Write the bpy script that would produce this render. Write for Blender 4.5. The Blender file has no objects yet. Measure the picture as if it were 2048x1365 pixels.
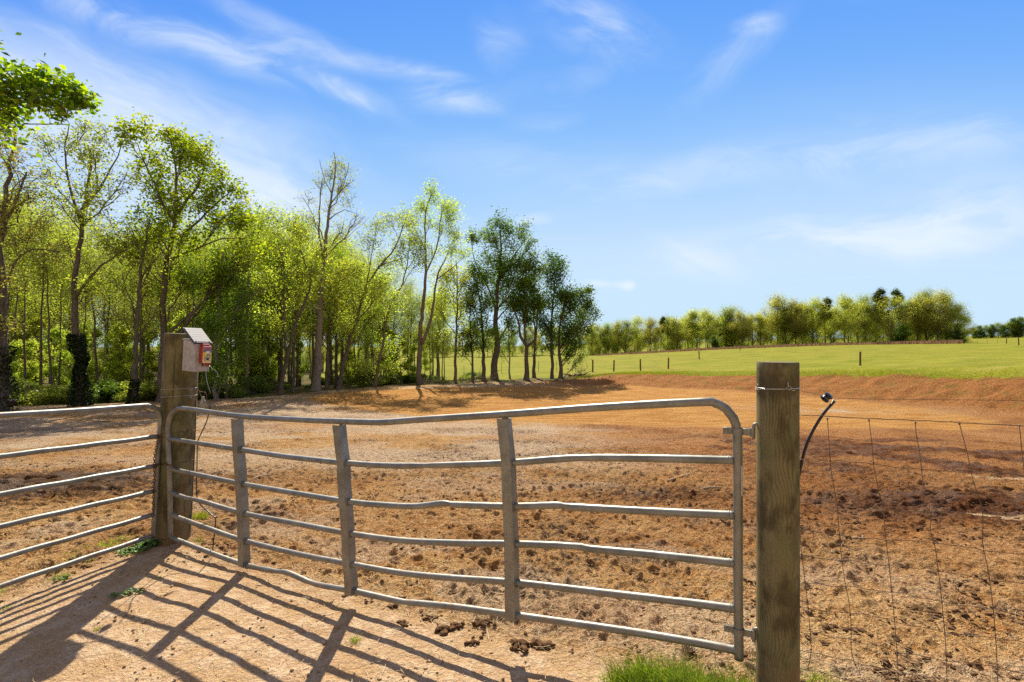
import bpy, math, random
import numpy as np
from mathutils import Vector, Matrix

SC = bpy.context.scene
COL = SC.collection
R = math.radians

# ------------------------------------------------------------------ camera
CAM_Z = 1.72
cam = bpy.data.cameras.new('camera')
cam.sensor_width = 36.0
cam.lens = 36.0 * 1000 / 2048
cam.clip_start = 0.05
cam.clip_end = 4000
camo = bpy.data.objects.new('camera', cam)
COL.objects.link(camo)
camo.location = (0, 0, CAM_Z)
camo.rotation_euler = (R(90), 0, 0)
SC.camera = camo

# ------------------------------------------------------------------ sky, sun, exposure
SUN_EL, SUN_AZ = 44.0, -8.0          # azimuth clockwise from +Y
SKY_STRENGTH = 0.1
SUN_STRENGTH = 5.0
EXPOSURE = 0.80
SC.view_settings.view_transform = 'Standard'
SC.view_settings.look = 'None'
SC.view_settings.exposure = EXPOSURE
SC.view_settings.gamma = 1
SC.cycles.max_bounces = 6
SC.cycles.diffuse_bounces = 4
SC.cycles.glossy_bounces = 2
SC.cycles.transparent_max_bounces = 4
SC.cycles.use_adaptive_sampling = True
SC.cycles.adaptive_threshold = 0.008
SC.cycles.use_denoising = False
SC.cycles.sample_clamp_indirect = 4.0

sl = bpy.data.lights.new('sun', 'SUN')
sl.energy = SUN_STRENGTH
sl.angle = R(0.55)
sl.color = (1.0, 0.90, 0.74)
so = bpy.data.objects.new('sun', sl)
COL.objects.link(so)
sv = Vector((math.sin(R(SUN_AZ)) * math.cos(R(SUN_EL)), math.cos(R(SUN_AZ)) * math.cos(R(SUN_EL)), math.sin(R(SUN_EL))))
so.rotation_euler = sv.to_track_quat('Z', 'Y').to_euler()
so.location = sv * 50


class NB:
    """small node builder"""
    def __init__(self, tree):
        self.t = tree
        self.n = tree.nodes
        self.l = tree.links

    def new(self, typ, **kw):
        n = self.n.new(typ)
        for k, v in kw.items():
            setattr(n, k, v)
        return n

    def put(self, sock, v):
        if isinstance(v, bpy.types.NodeSocket):
            self.l.new(v, sock)
        elif v is not None:
            if isinstance(v, (tuple, list)) and len(v) == 3 and sock.type == 'RGBA':
                v = (*v, 1)
            sock.default_value = v

    def math(self, op, a, b=None, c=None, clamp=False):
        n = self.new('ShaderNodeMath', operation=op, use_clamp=clamp)
        for i, v in enumerate((a, b, c)):
            if v is not None:
                self.put(n.inputs[i], v)
        return n.outputs[0]

    def mix(self, f, a, b, blend='MIX'):
        n = self.new('ShaderNodeMix', data_type='RGBA', blend_type=blend)
        self.put(n.inputs[0], f)
        self.put(n.inputs[6], a)
        self.put(n.inputs[7], b)
        return n.outputs[2]

    def ramp(self, v, lo, hi, a=0.0, b=1.0, smooth=True):
        n = self.new('ShaderNodeMapRange', interpolation_type='SMOOTHSTEP' if smooth else 'LINEAR')
        self.put(n.inputs[0], v)
        for i, x in enumerate((lo, hi, a, b)):
            self.put(n.inputs[i + 1], x)
        return n.outputs[0]

    def mapping(self, vec, loc=(0, 0, 0), rot=(0, 0, 0), sc=(1, 1, 1), typ='POINT'):
        n = self.new('ShaderNodeMapping', vector_type=typ)
        self.put(n.inputs[0], vec)
        n.inputs[1].default_value = loc
        n.inputs[2].default_value = rot
        n.inputs[3].default_value = sc
        return n.outputs[0]

    def noise(self, vec, scale, detail=4, rough=0.55, dist=0.0, col=False):
        n = self.new('ShaderNodeTexNoise', noise_dimensions=getattr(self, 'dims', '3D'))
        self.put(n.inputs['Vector'], vec)
        n.inputs['Scale'].default_value = scale
        n.inputs['Detail'].default_value = detail
        n.inputs['Roughness'].default_value = rough
        n.inputs['Distortion'].default_value = dist
        return n.outputs[1 if col else 0]

    def voro(self, vec, scale, feature='F1', rnd=1.0, out=0):
        n = self.new('ShaderNodeTexVoronoi', feature=feature, voronoi_dimensions=getattr(self, 'dims', '3D'))
        self.put(n.inputs['Vector'], vec)
        n.inputs['Scale'].default_value = scale
        n.inputs['Randomness'].default_value = rnd
        return n.outputs[out]

    def bump(self, h, strength=0.5, dist=0.02, normal=None):
        n = self.new('ShaderNodeBump')
        n.inputs['Strength'].default_value = strength
        n.inputs['Distance'].default_value = dist
        self.put(n.inputs['Height'], h)
        if normal is not None:
            self.put(n.inputs['Normal'], normal)
        return n.outputs[0]


w = bpy.data.worlds.new('World')
SC.world = w
w.use_nodes = True
w.node_tree.nodes.clear()
nb = NB(w.node_tree)
sky = nb.new('ShaderNodeTexSky', sky_type='NISHITA')
sky.sun_disc = False
sky.sun_elevation = R(SUN_EL)
sky.sun_rotation = R(-SUN_AZ)
sky.air_density = 0.6
sky.dust_density = 0.0
sky.ozone_density = 6.0
tc = nb.new('ShaderNodeTexCoord')
sep = nb.new('ShaderNodeSeparateXYZ')
nb.l.new(tc.outputs['Generated'], sep.inputs[0])
yy = nb.math('MAXIMUM', sep.outputs[1], 0.05)
cmb = nb.new('ShaderNodeCombineXYZ')
nb.l.new(nb.math('DIVIDE', sep.outputs[0], yy), cmb.inputs[0])
nb.l.new(nb.math('DIVIDE', sep.outputs[2], yy), cmb.inputs[1])
warp = nb.noise(cmb.outputs[0], 3.0, 3, 0.5, 0.0, col=True)
wv = nb.new('ShaderNodeVectorMath', operation='MULTIPLY_ADD')
nb.l.new(warp, wv.inputs[0])
wv.inputs[1].default_value = (0.16, 0.09, 0)
wv.inputs[2].default_value = (-0.08, -0.045, 0)
wadd = nb.new('ShaderNodeVectorMath', operation='ADD')
nb.l.new(cmb.outputs[0], wadd.inputs[0])
nb.l.new(wv.outputs[0], wadd.inputs[1])
uvs = wadd.outputs[0]
# cirrus: direction (as seen through a 1000 px focal length), half length, half width, tilt, opacity, noise floor
CLOUDS = [
    (90, 150, 480, 110, -22, 0.85, 0.5), (250, 270, 420, 130, -26, 0.70, 0.55), (60, 280, 300, 120, -10, 0.6, 0.6),
    (630, 170, 130, 26, -33, 0.85, 0.15), (400, 85, 440, 40, -20, 0.75, 0.1), (720, 125, 320, 24, -10, 0.55, 0.1), (560, 60, 260, 30, -24, 0.45, 0.1),
    (920, 200, 130, 30, -6, 0.70, 0.12), (1090, 240, 80, 24, 6, 0.50, 0.2),
    (1010, 80, 70, 50, -55, 0.40, 0.1), (1190, 50, 140, 60, -20, 0.6, 0.1), (1150, 160, 70, 30, 20, .35, .1),
    (1450, 110, 180, 40, 40, 0.33, 0.0), (1510, 42, 60, 20, 5, 0.75, 0.15),
    (1800, 300, 420, 50, 5, 0.50, 0.1), (1300, 370, 300, 40, 10, 0.40, 0.1), (1050, 330, 300, 60, -4, 0.25, 0.3),
    (1700, 480, 400, 55, 5, 0.85, 0.12), (1880, 455, 240, 44, 3, 0.75, 0.12), (1400, 520, 130, 34, -25, 0.65, 0.1), (1980, 400, 200, 60, 5, 0.45, 0.1), (1700, 330, 500, 160, 5, 0.18, 0.6),
    (1195, 563, 36, 9, 2, 0.7, 0.3), (1238, 562, 17, 11, 0, 1.0, 0.75), (1065, 441, 48, 11, 6, 0.7, 0.15),
    (540, 385, 160, 34, -14, 0.9, 0.35), (520, 350, 300, 130, -20, 0.4, 0.3), (300, 420, 400, 160, 0, 0.5, 0.5),
]
# three shared streak textures, one per drift direction
STREAK = {}
for key, ang in (('a', -26), ('b', 5), ('c', 36)):
    m = nb.mapping(uvs, (0, 0, 0), (0, 0, R(ang)), (1, 1, 1), 'TEXTURE')
    STREAK[key] = nb.noise(nb.mapping(m, (3.1 + ang, 1.7, 0), (0, 0, 0), (3.6, 11.0, 1)), 1.0, 8, 0.62, 0.9)
tot = None
for i, (px, py, L, Wd, ang, op, nf) in enumerate(CLOUDS):
    m = nb.mapping(uvs, ((px - 1024) / 1000, (682 - py) / 1000, 0), (0, 0, R(ang)), (1.35 * L / 1000, 1.5 * Wd / 1000, 1), 'TEXTURE')
    ln = nb.new('ShaderNodeVectorMath', operation='LENGTH')
    nb.l.new(m, ln.inputs[0])
    fall = nb.ramp(ln.outputs['Value'], 1.0, 0.0)
    nz = STREAK['a' if ang < -12 else ('c' if ang > 20 else 'b')]
    k = nb.math('MULTIPLY', fall, nb.math('MULTIPLY_ADD', nb.ramp(nz, 0.34, 0.72), 1.0 - nf, nf))
    k = nb.math('MULTIPLY', k, op * 0.88)
    tot = k if tot is None else nb.math('ADD', tot, nb.math('MULTIPLY', k, nb.math('SUBTRACT', 1.0, tot)))
front = nb.ramp(sep.outputs[1], 0.05, 0.3)
# thin general veil in all directions
zc = nb.math('MAXIMUM', sep.outputs[2], 0.06)
cm2 = nb.new('ShaderNodeCombineXYZ')
nb.l.new(nb.math('DIVIDE', sep.outputs[0], zc), cm2.inputs[0])
nb.l.new(nb.math('DIVIDE', sep.outputs[1], zc), cm2.inputs[1])
veil = nb.noise(nb.mapping(cm2.outputs[0], (0, 0, 0), (0, 0, R(25)), (0.35, 1.1, 1)), 1.3, 7, 0.6, 0.4)
veil_raw = veil
veil = nb.math('MULTIPLY', nb.ramp(veil, 0.5, 0.85), 0.16)
mask = nb.math('MAXIMUM', nb.math('MULTIPLY', tot, front), veil, clamp=True)
# tone the sky towards the even blue of the photograph
scs = nb.new('ShaderNodeSeparateColor')
nb.l.new(sky.outputs[0], scs.inputs[0])
scc = nb.new('ShaderNodeCombineColor')
for i, (top_, x0_, p_) in enumerate(((3.45, 1.38, 2.75), (4.65, 2.18, 1.85), (5.75, 1.2, 1.0))):
    e_ = nb.math('POWER', nb.math('DIVIDE', scs.outputs[i], x0_), p_)
    e_ = nb.math('EXPONENT', nb.math('MULTIPLY', e_, -1.0))
    nb.l.new(nb.math('MULTIPLY', nb.math('SUBTRACT', 1.0, e_), top_), scc.inputs[i])
colr = nb.mix(mask, scc.outputs[0], (4.9, 5.4, 5.9))
# unseen cloud added overhead and behind the camera to neutralise the blue fill light
bhd = nb.math('MAXIMUM', nb.ramp(sep.outputs[1], 0.15, -0.35), nb.math('MULTIPLY', nb.ramp(sep.outputs[2], 0.66, 0.85), 0.85))
bfill = nb.math('MULTIPLY', bhd, nb.ramp(veil_raw, 0.25, 0.6, 0.55, 1.0))
colr = nb.mix(bfill, colr, (2.9, 2.6, 2.3))
bg = nb.new('ShaderNodeBackground')
bg.inputs[1].default_value = SKY_STRENGTH
nb.l.new(colr, bg.inputs[0])
wo = nb.new('ShaderNodeOutputWorld')
nb.l.new(bg.outputs[0], wo.inputs[0])


# ------------------------------------------------------------------ helpers
def P(px, py, Y):
    """a point of the photograph at a known distance"""
    return Vector(((px - 1024) * Y / 1000, Y, CAM_Z - (py - 682.5) * Y / 1000))


def link_mesh(name, me, mat=None, parent=None, smooth=True):
    o = bpy.data.objects.new(name, me)
    COL.objects.link(o)
    if mat is not None:
        for m in (mat if isinstance(mat, (list, tuple)) else [mat]):
            me.materials.append(m)
    if parent is not None:
        o.parent = parent
    if smooth and len(me.polygons):
        me.polygons.foreach_set('use_smooth', np.ones(len(me.polygons), dtype=bool))
    return o


def tag(o, label=None, cat=None, group=None, kind=None):
    if label:
        o['label'] = label
    if cat:
        o['category'] = cat
    if group:
        o['group'] = group
    if kind:
        o['kind'] = kind
    return o


def empty(name, loc, rz=0.0):
    o = bpy.data.objects.new(name, None)
    o.empty_display_size = 0.1
    COL.objects.link(o)
    o.location = loc
    o.rotation_euler = (0, 0, rz)
    return o


def copy_tree(o, parent=None):
    c = o.copy()
    COL.objects.link(c)
    if parent is not None:
        c.parent = parent
    for ch in list(o.children):
        copy_tree(ch, c)
    return c


def quads_mesh(name, V, F, attr=None):
    """V (n,3), F (m,4) -> mesh, fast"""
    me = bpy.data.meshes.new(name)
    V = np.ascontiguousarray(V, dtype=np.float32)
    F = np.ascontiguousarray(F, dtype=np.int32)
    k = F.shape[1]
    me.vertices.add(len(V))
    me.vertices.foreach_set('co', V.ravel())
    me.loops.add(F.size)
    me.loops.foreach_set('vertex_index', F.ravel())
    me.polygons.add(len(F))
    me.polygons.foreach_set('loop_start', np.arange(0, F.size, k, dtype=np.int32))
    me.polygons.foreach_set('loop_total', np.full(len(F), k, dtype=np.int32))
    me.update(calc_edges=True)
    if attr:
        for nm, a in attr.items():
            if a.ndim == 1:
                at = me.attributes.new(nm, 'FLOAT', 'POINT')
                at.data.foreach_set('value', np.ascontiguousarray(a, dtype=np.float32))
            else:
                at = me.attributes.new(nm, 'FLOAT_COLOR', 'POINT')
                at.data.foreach_set('color', np.ascontiguousarray(a, dtype=np.float32).ravel())
    return me


class MB:
    """collects polygons of one mesh"""
    def __init__(self):
        self.v = []
        self.f = []

    def add(self, verts, faces):
        b = len(self.v)
        self.v.extend([tuple(x) for x in verts])
        self.f.extend([tuple(i + b for i in q) for q in faces])

    def tube(self, pts, rad, sides=8, caps=True):
        pts = [Vector(p) for p in pts]
        n = len(pts)
        if not hasattr(rad, '__len__'):
            rad = [rad] * n
        t = (pts[1] - pts[0]).normalized()
        a = Vector((0, 0, 1)) if abs(t.z) < 0.9 else Vector((1, 0, 0))
        u = t.cross(a).normalized()
        V = []
        for i in range(n):
            t2 = (pts[min(i + 1, n - 1)] - pts[max(i - 1, 0)])
            t2 = t2.normalized() if t2.length > 1e-9 else t
            u = (u - t2 * u.dot(t2))
            u = u.normalized() if u.length > 1e-6 else t2.orthogonal().normalized()
            vv = t2.cross(u)
            for k in range(sides):
                an = 2 * math.pi * k / sides
                V.append(pts[i] + (u * math.cos(an) + vv * math.sin(an)) * rad[i])
            t = t2
        F = []
        for i in range(n - 1):
            for k in range(sides):
                k2 = (k + 1) % sides
                F.append((i * sides + k, i * sides + k2, (i + 1) * sides + k2, (i + 1) * sides + k))
        if caps:
            F.append(tuple(range(sides - 1, -1, -1)))
            F.append(tuple(range((n - 1) * sides, n * sides)))
        self.add(V, F)
        return self

    def box(self, c, size, M=None, bev=0.0):
        x, y, z = [s / 2 for s in size]
        if bev <= 0:
            V = [Vector((sx * x, sy * y, sz * z)) for sx in (-1, 1) for sy in (-1, 1) for sz in (-1, 1)]
            F = [(0, 1, 3, 2), (4, 6, 7, 5), (0, 4, 5, 1), (2, 3, 7, 6), (0, 2, 6, 4), (1, 5, 7, 3)]
        else:
            V, F = [], []
            idx = {}
            for sx in (-1, 1):
                for sy in (-1, 1):
                    for sz in (-1, 1):
                        for ax in range(3):
                            p = [sx * x, sy * y, sz * z]
                            for a in range(3):
                                if a != ax:
                                    p[a] -= bev * (sx, sy, sz)[a]
                            idx[(sx, sy, sz, ax)] = len(V)
                            V.append(Vector(p))
            s = (-1, 1)
            for ax in range(3):
                o = [a for a in range(3) if a != ax]
                for sg in s:
                    q = []
                    for (a, b) in ((-1, -1), (1, -1), (1, 1), (-1, 1)):
                        k = [0, 0, 0]
                        k[ax] = sg
                        k[o[0]] = a
                        k[o[1]] = b
                        q.append(idx[(*k, ax)])
                    F.append(tuple(q))
            for ax in range(3):
                o = [a for a in range(3) if a != ax]
                for a in s:
                    for b in s:
                        k0 = [0, 0, 0]
                        k1 = [0, 0, 0]
                        k0[ax], k1[ax] = -1, 1
                        k0[o[0]] = k1[o[0]] = a
                        k0[o[1]] = k1[o[1]] = b
                        F.append((idx[(*k0, o[0])], idx[(*k1, o[0])], idx[(*k1, o[1])], idx[(*k0, o[1])]))
            for sx in s:
                for sy in s:
                    for sz in s:
                        F.append(tuple(idx[(sx, sy, sz, a)] for a in range(3)))
        if M is not None:
            V = [M @ v for v in V]
        c = Vector(c)
        self.add([v + c for v in V], F)
        return self

    def build(self, name, mat, parent=None, smooth=True, autosmooth=False, fix=True):
        me = bpy.data.meshes.new(name)
        me.from_pydata(self.v, [], self.f)
        if fix:
            import bmesh
            bm = bmesh.new()
            bm.from_mesh(me)
            bmesh.ops.recalc_face_normals(bm, faces=bm.faces)
            bm.to_mesh(me)
            bm.free()
        me.update()
        o = link_mesh(name, me, mat, parent, smooth)
        if autosmooth and smooth:
            me.set_sharp_from_angle(angle=R(38))
        return o


def catmull(pts, step):
    pts = [Vector(p) for p in pts]
    out = []
    for i in range(len(pts) - 1):
        p0, p1, p2, p3 = pts[max(i - 1, 0)], pts[i], pts[i + 1], pts[min(i + 2, len(pts) - 1)]
        n = max(1, int((p2 - p1).length / step))
        for k in range(n):
            t = k / n
            out.append(0.5 * ((2 * p1) + (p2 - p0) * t + (2 * p0 - 5 * p1 + 4 * p2 - p3) * t * t + (3 * p1 - p0 - 3 * p2 + p3) * t ** 3))
    out.append(pts[-1])
    return out


# numpy value noise
def _h(ix, iy, seed):
    n = (ix.astype(np.int64) * 374761393 + iy.astype(np.int64) * 668265263 + seed * 974711) & 0x7fffffff
    n = ((n ^ (n >> 13)) * 1274126177) & 0x7fffffff
    n = n ^ (n >> 16)
    return (n & 0xffff) / 65535.0


def vnoise(x, y, seed=0):
    ix, iy = np.floor(x), np.floor(y)
    fx, fy = x - ix, y - iy
    fx = fx * fx * fx * (fx * (fx * 6 - 15) + 10)
    fy = fy * fy * fy * (fy * (fy * 6 - 15) + 10)
    ix = ix.astype(np.int64)
    iy = iy.astype(np.int64)
    a, b = _h(ix, iy, seed), _h(ix + 1, iy, seed)
    c, d = _h(ix, iy + 1, seed), _h(ix + 1, iy + 1, seed)
    return (a + (b - a) * fx) * (1 - fy) + (c + (d - c) * fx) * fy


def fbm(x, y, octv=4, seed=0, gain=0.5):
    s, a, t = 0, 1.0, 0
    for i in range(octv):
        ca, sa = math.cos(0.7 * i), math.sin(0.7 * i)
        s = s + a * vnoise((x * ca - y * sa) * 2 ** i, (x * sa + y * ca) * 2 ** i, seed + i * 17)
        t += a
        a *= gain
    return s / t


def sstep(x, a, b):
    t = np.clip((x - a) / (b - a), 0, 1)
    return t * t * (3 - 2 * t)


def poly_sdf(X, Y, poly):
    """negative inside"""
    d = np.full(X.shape, 1e18)
    inside = np.zeros(X.shape, dtype=bool)
    n = len(poly)
    for i in range(n):
        ax, ay = poly[i]
        bx, by = poly[(i + 1) % n]
        ex, ey = bx - ax, by - ay
        wx, wy = X - ax, Y - ay
        t = np.clip((wx * ex + wy * ey) / (ex * ex + ey * ey), 0, 1)
        dx, dy = wx - ex * t, wy - ey * t
        d = np.minimum(d, dx * dx + dy * dy)
        c = ((ay <= Y) & (by > Y)) | ((by <= Y) & (ay > Y))
        with np.errstate(divide='ignore', invalid='ignore'):
            xi = ax + (Y - ay) / (by - ay if by != ay else 1e-9) * ex
        inside ^= (c & (X < xi))
    d = np.sqrt(d)
    return np.where(inside, -d, d)


# ------------------------------------------------------------------ terrain
GATE = [(-3.317, 4.85), (-2.394, 4.425), (-1.21, 3.735), (-0.044, 3.175), (1.16, 2.556), (1.7, 2.28)]
CP = [
    (0, 0, -.12), (-3, 2, -.22), (-4, 3.7, -.26), (-3.3, 5, -.265), (-2.39, 4.4, -.315), (-1.2, 3.7, -.245), (0, 3.1, -.235),
    (1.2, 2.5, -.1), (2.3, 2.2, -.06), (-1.5, 2, -.2), (1, 1, -.1), (-2, 3.2, -.25),
    (0, 5, -.42), (0, 7, -.6), (0, 10, -.85), (0, 16, -1.38), (3, 5, -.32), (5, 5, -.3), (8, 8, -.6), (14, 12, -1.0), (20, 15, -1.45),
    (-6, 6, -.45), (-10, 8, -.62), (-10, 15, -1.1), (-20, 15, -1.25), (-20, 5, -.7), (-40, 10, -1.2), (5, 11, -.9), (10, 16, -1.4), (4, 18, -1.55),
    (-5, 20, -1.6), (-12, 22, -1.6),
    (-13, 35, -1.9), (-8, 38, -1.9), (0, 40, -1.9), (-10, 30, -1.88), (0, 30, -1.9), (10, 30, -1.9), (0, 24, -1.88), (8, 24, -1.9), (15, 24, -1.9),
    (15, 32, -1.9), (8, 36, -1.9), (-4, 34, -1.9),
    (6.3, 40.7, -1.9), (12, 38.5, -1.9), (17.6, 35.8, -1.9), (20.5, 32.4, -1.9), (22.8, 29.4, -1.9), (25.9, 25.3, -1.88), (28, 20, -1.75), (29, 15, -1.6), (30, 8, -.8),
    (8.5, 43.7, -1.25), (11, 43.1, -1.15), (14, 42, -1.1), (19.5, 39.3, -.95), (22.8, 36.2, -.72), (25.5, 33, -.52), (29, 28, -.25), (32, 22, 0), (34, 15, .1), (35, 8, .15),
    (32, 46, -.56), (50, 50, .4), (76, 75, 1.0), (28.3, 46, -.72), (55, 90, -.26), (92, 150, .44), (150, 150, 1.0), (214, 220, 2.2),
    (30, 80, -1.2), (50, 110, -.42), (56.4, 150, -1.0), (8.4, 52, -1.55), (15.5, 54, -1.5), (17.6, 100, -2.3), (32, 180, -3.4),
    (0, 52, -1.95), (0, 100, -2.9), (0, 180, -4.1), (-10, 80, -2.7), (-2.8, 44.5, -1.92), (4.4, 46, -1.75),
    (-28.7, 28, -1.95), (-21.4, 28, -1.74), (-16.2, 31, -1.78), (-14, 36.5, -1.92), (-11, 39, -1.9), (-7.5, 41.2, -1.92),
    (-30, 60, -3.4), (-60, 60, -3.6), (-15, 55, -2.8), (-60, 30, -2.4),
    (0, 400, -4), (250, 400, 4), (-200, 400, -5), (300, 200, 5), (0, -20, 0), (30, -20, .3), (-30, -20, -.3), (60, 10, .8),
    (0, -300, 0), (300, -300, 2), (-300, -200, -2), (500, 700, 6), (-500, 700, -6), (0, 700, -6),
]
CP = np.array(CP, dtype=np.float64)
_n = len(CP)
_D = np.sqrt(((CP[:, None, :2] - CP[None, :, :2]) ** 2).sum(-1))
_A = np.zeros((_n + 3, _n + 3))
_A[:_n, :_n] = _D
_A[:_n, _n] = 1
_A[:_n, _n + 1:] = CP[:, :2]
_A[_n, :_n] = 1
_A[_n + 1:, :_n] = CP[:, :2].T
_W = np.linalg.solve(_A, np.concatenate([CP[:, 2], np.zeros(3)]))


def height(X, Y):
    X = np.asarray(X, dtype=np.float64)
    Y = np.asarray(Y, dtype=np.float64)
    z = _W[_n] + _W[_n + 1] * X + _W[_n + 2] * Y
    for i in range(_n):
        z = z + _W[i] * np.sqrt((X - CP[i, 0]) ** 2 + (Y - CP[i, 1]) ** 2 + 0.04)
    return z


def hz(x, y):
    return float(height(np.array([x]), np.array([y]))[0])


_YS = np.concatenate([np.arange(1.2, 12, 0.01), np.arange(12, 80, 0.05), np.arange(80, 300, 0.5)])


def on_ground(px, py):
    """where the sight line through a photo point meets the ground"""
    X = (px - 1024) * _YS / 1000
    zr = CAM_Z - (py - 682.5) * _YS / 1000
    d = zr - height(X, _YS)
    k = np.argmax(d < 0) if (d < 0).any() else len(d) - 1
    return Vector((X[k], _YS[k], float(height(X[k:k + 1], _YS[k:k + 1])[0])))


DIRT = [(-60, -60), (60, -60), (38, 0), (34.6, 8), (33.6, 15), (31.6, 22), (28.8, 28), (25.4, 33), (22.7, 36.2), (19.5, 39.4), (14, 42.1), (11, 43.2), (8.5, 43.8), (4.5, 44.3),
        (-2.5, 43.3), (-7.5, 41.2), (-11, 39), (-14, 36.5), (-16.2, 31), (-21.4, 28), (-28.7, 28), (-60, 24)]
ARENA = [(-12.5, 35.0), (-8, 38), (0, 40.3), (6.3, 40.5), (12, 38.3), (17.4, 35.4), (22.0, 29.4), (23, 24), (19, 20), (10, 19.5), (3, 20.5), (-4, 23), (-9.5, 27.5), (-12.5, 31)]
BANK = [(6.3, 40.7), (12, 38.5), (17.6, 35.8), (20.5, 32.4), (22.8, 29.4), (25.9, 25.3), (28, 20), (29, 15), (30, 8), (35, 8), (33.8, 15), (31.8, 22), (29, 28), (25.5, 33), (22.8, 36.2), (19.5, 39.3), (14, 42), (11, 43.1), (8.5, 43.7)]


def gate_side(X, Y):
    """>0 beyond the gate line"""
    x0, y0 = GATE[0]
    x1, y1 = GATE[4]
    L = math.hypot(x1 - x0, y1 - y0)
    g = ((Y - y0) * (x1 - x0) - (X - x0) * (y1 - y0)) / L
    # left gate: beyond it means to its left
    lx0, ly0, lx1, ly1 = -3.45, 4.87, -3.84, 3.75
    LL = math.hypot(lx1 - lx0, ly1 - ly0)
    gl = -((Y - ly0) * (lx1 - lx0) - (X - lx0) * (ly1 - ly0)) / LL
    return np.maximum(g, gl)


def axis(lo, dense0, dense1, hi, d, g, dmax=1e9):
    a = list(np.arange(dense0, dense1, d))
    s, x = d, dense1
    while x < hi:
        a.append(x)
        s = min(max(d, s * (1 + g)), dmax)
        x += s
    a.append(hi)
    s, x = d, dense0 - d
    b = []
    while x > lo:
        b.append(x)
        s = s * (1 + g * 1.6)
        x -= s
    b.append(lo)
    return np.array(b[::-1] + a)


gx = axis(-700, -4.5, 3.4, 700, 0.018, 0.024)
gy_near = list(axis(-320, 1.75, 6.0, 6.0, 0.014, 0.05))
y = 6.0
gy = gy_near[:-1]
while y < 60:
    gy.append(y)
    y += max(0.014, 0.006 * (y - 3.6))
while y < 760:
    gy.append(y)
    y += 0.03 * (y - 45)
gy = np.array(sorted(set(gy)))
GX, GY = np.meshgrid(gx, gy)
X, Y = GX.ravel(), GY.ravel()
Z = height(X, Y)
sd = poly_sdf(X, Y, DIRT) + (fbm(X * 0.9, Y * 0.9, 3, 5) - 0.5) * 1.1
sa = poly_sdf(X, Y, ARENA) + (fbm(X * 0.5, Y * 0.5, 3, 9) - 0.5) * 1.6
sb = poly_sdf(X, Y, BANK)
gs = gate_side(X, Y)
paddock = sstep(gs, -0.15, 0.5)
far = np.hypot(X, Y)
outside = sstep(sd, -0.25, 0.25)
litter = outside * np.maximum(sstep(-(X + 0.15 * Y), -1.5, 3.0), sstep(-sd, -5.0, -1.5) * sstep(X, 11, 7.5))
litter = litter * (1 - sstep(Y, 54, 59) * sstep(X + 0.40 * Y, -2, 2))
grass = outside * (1 - litter)
arena = sstep(-sa, -0.4, 0.6)
bank = sstep(-sb, -0.6, 0.4)
near_fade = sstep(far, 40, 12)
rough = fbm(X * 5.5, Y * 5.5, 4, 21)
rough2 = fbm(X * 13, Y * 13, 3, 31)
lumps = np.abs(fbm(X * 3.2, Y * 3.2, 3, 41) - 0.5) * 2
# mud, dung
mud = 0.52 * sstep(fbm(X * 0.55, Y * 0.55, 4, 51), 0.38, 0.66)
mud = np.maximum(mud, 1.15 * np.exp(-(((X + 7.6) / 2.8) ** 2 + ((Y - 8.2) / 1.7) ** 2)))
mud = np.maximum(mud, 0.75 * np.exp(-(((X + 5.2) / 2.0) ** 2 + ((Y - 8.4) / 1.0) ** 2)))
mud = np.maximum(mud, 0.80 * np.exp(-(((X - 2.2) / 1.9) ** 2 + ((Y - 7.6) / 1.1) ** 2)))
mud = np.maximum(mud, 1.05 * np.exp(-(((X - 6.2) / 3.4) ** 2 + ((Y - 6.7) / 1.5) ** 2)))
mud = np.maximum(mud, 0.55 * np.exp(-(((X - 6) / 4) ** 2 + ((Y - 9) / 4) ** 2)))
mud = np.maximum(mud, 0.45 * np.exp(-(((X - 1.2) / 1.6) ** 2 + ((Y - 4.4) / 1.0) ** 2)))
mud = np.maximum(mud, 0.55 * np.exp(-(((X + 7.2) / 2.6) ** 2 + ((Y - 22) / 1.6) ** 2)))
mud = np.maximum(mud, .85 * np.exp(-(((X - 9.5) / 6) ** 4 + ((Y - 12) / 6) ** 4)) * sstep(fbm(X * .9, Y * .9, 4, 57), .36, .6))
mud = np.clip(mud * (1 - outside) * (1 - 0.85 * arena) * (1 - bank) * paddock, 0, 1)
red = np.clip(sstep(X, 0.8, 5.0) * sstep(Y, 2.2, 6.0) * (0.55 + 0.7 * fbm(X * .4, Y * .4, 3, 61)) + bank * 0.75 + .32 * sstep(fbm(X * .3, Y * .5, 3, 63), .48, .68) * paddock, 0, 1) * (1 - arena * 0.8)
pale = sstep(fbm(X * 0.35, Y * 0.7, 3, 71), 0.32, 0.56) * sstep(Y, 8.5, 12) * (1 - arena) * sstep(X, 8, 3)
pale = np.maximum(pale, .6 * sstep(fbm(X * .8, Y * 1.2, 3, 73), .5, .64) * paddock * (1 - arena) * sstep(X, 6, 2))
pale = np.maximum(pale, (1 - paddock) * 0.75)
spot = np.exp(-(((X - 17.5 + (Y - 27) * .5) / 4.5) ** 2 + ((Y - 27) / 1.6) ** 2)) * sstep(fbm(X * .8, Y * .8, 3, 75), .25, .5)
wetspot = sstep(np.exp(-(((X - 6.3) / 1.1) ** 2 + ((Y - 5.95 + (X - 6.3) * .25) / .16) ** 2)) * (.5 + fbm(X * 3, Y * 3, 3, 77)), .35, .6)
wetspot = np.maximum(wetspot, sstep(np.exp(-(((X - 9.0) / 1.3) ** 2 + ((Y - 8.6 + (X - 9) * .2) / .2) ** 2)) * (.5 + fbm(X * 3, Y * 3, 3, 79)), .35, .6))
pale = np.maximum(pale, np.maximum(spot, wetspot * .55))
mud = mud * (1 - wetspot)
red = red * (1 - np.maximum(spot, wetspot))
arena = arena * (1 - spot)
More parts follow.
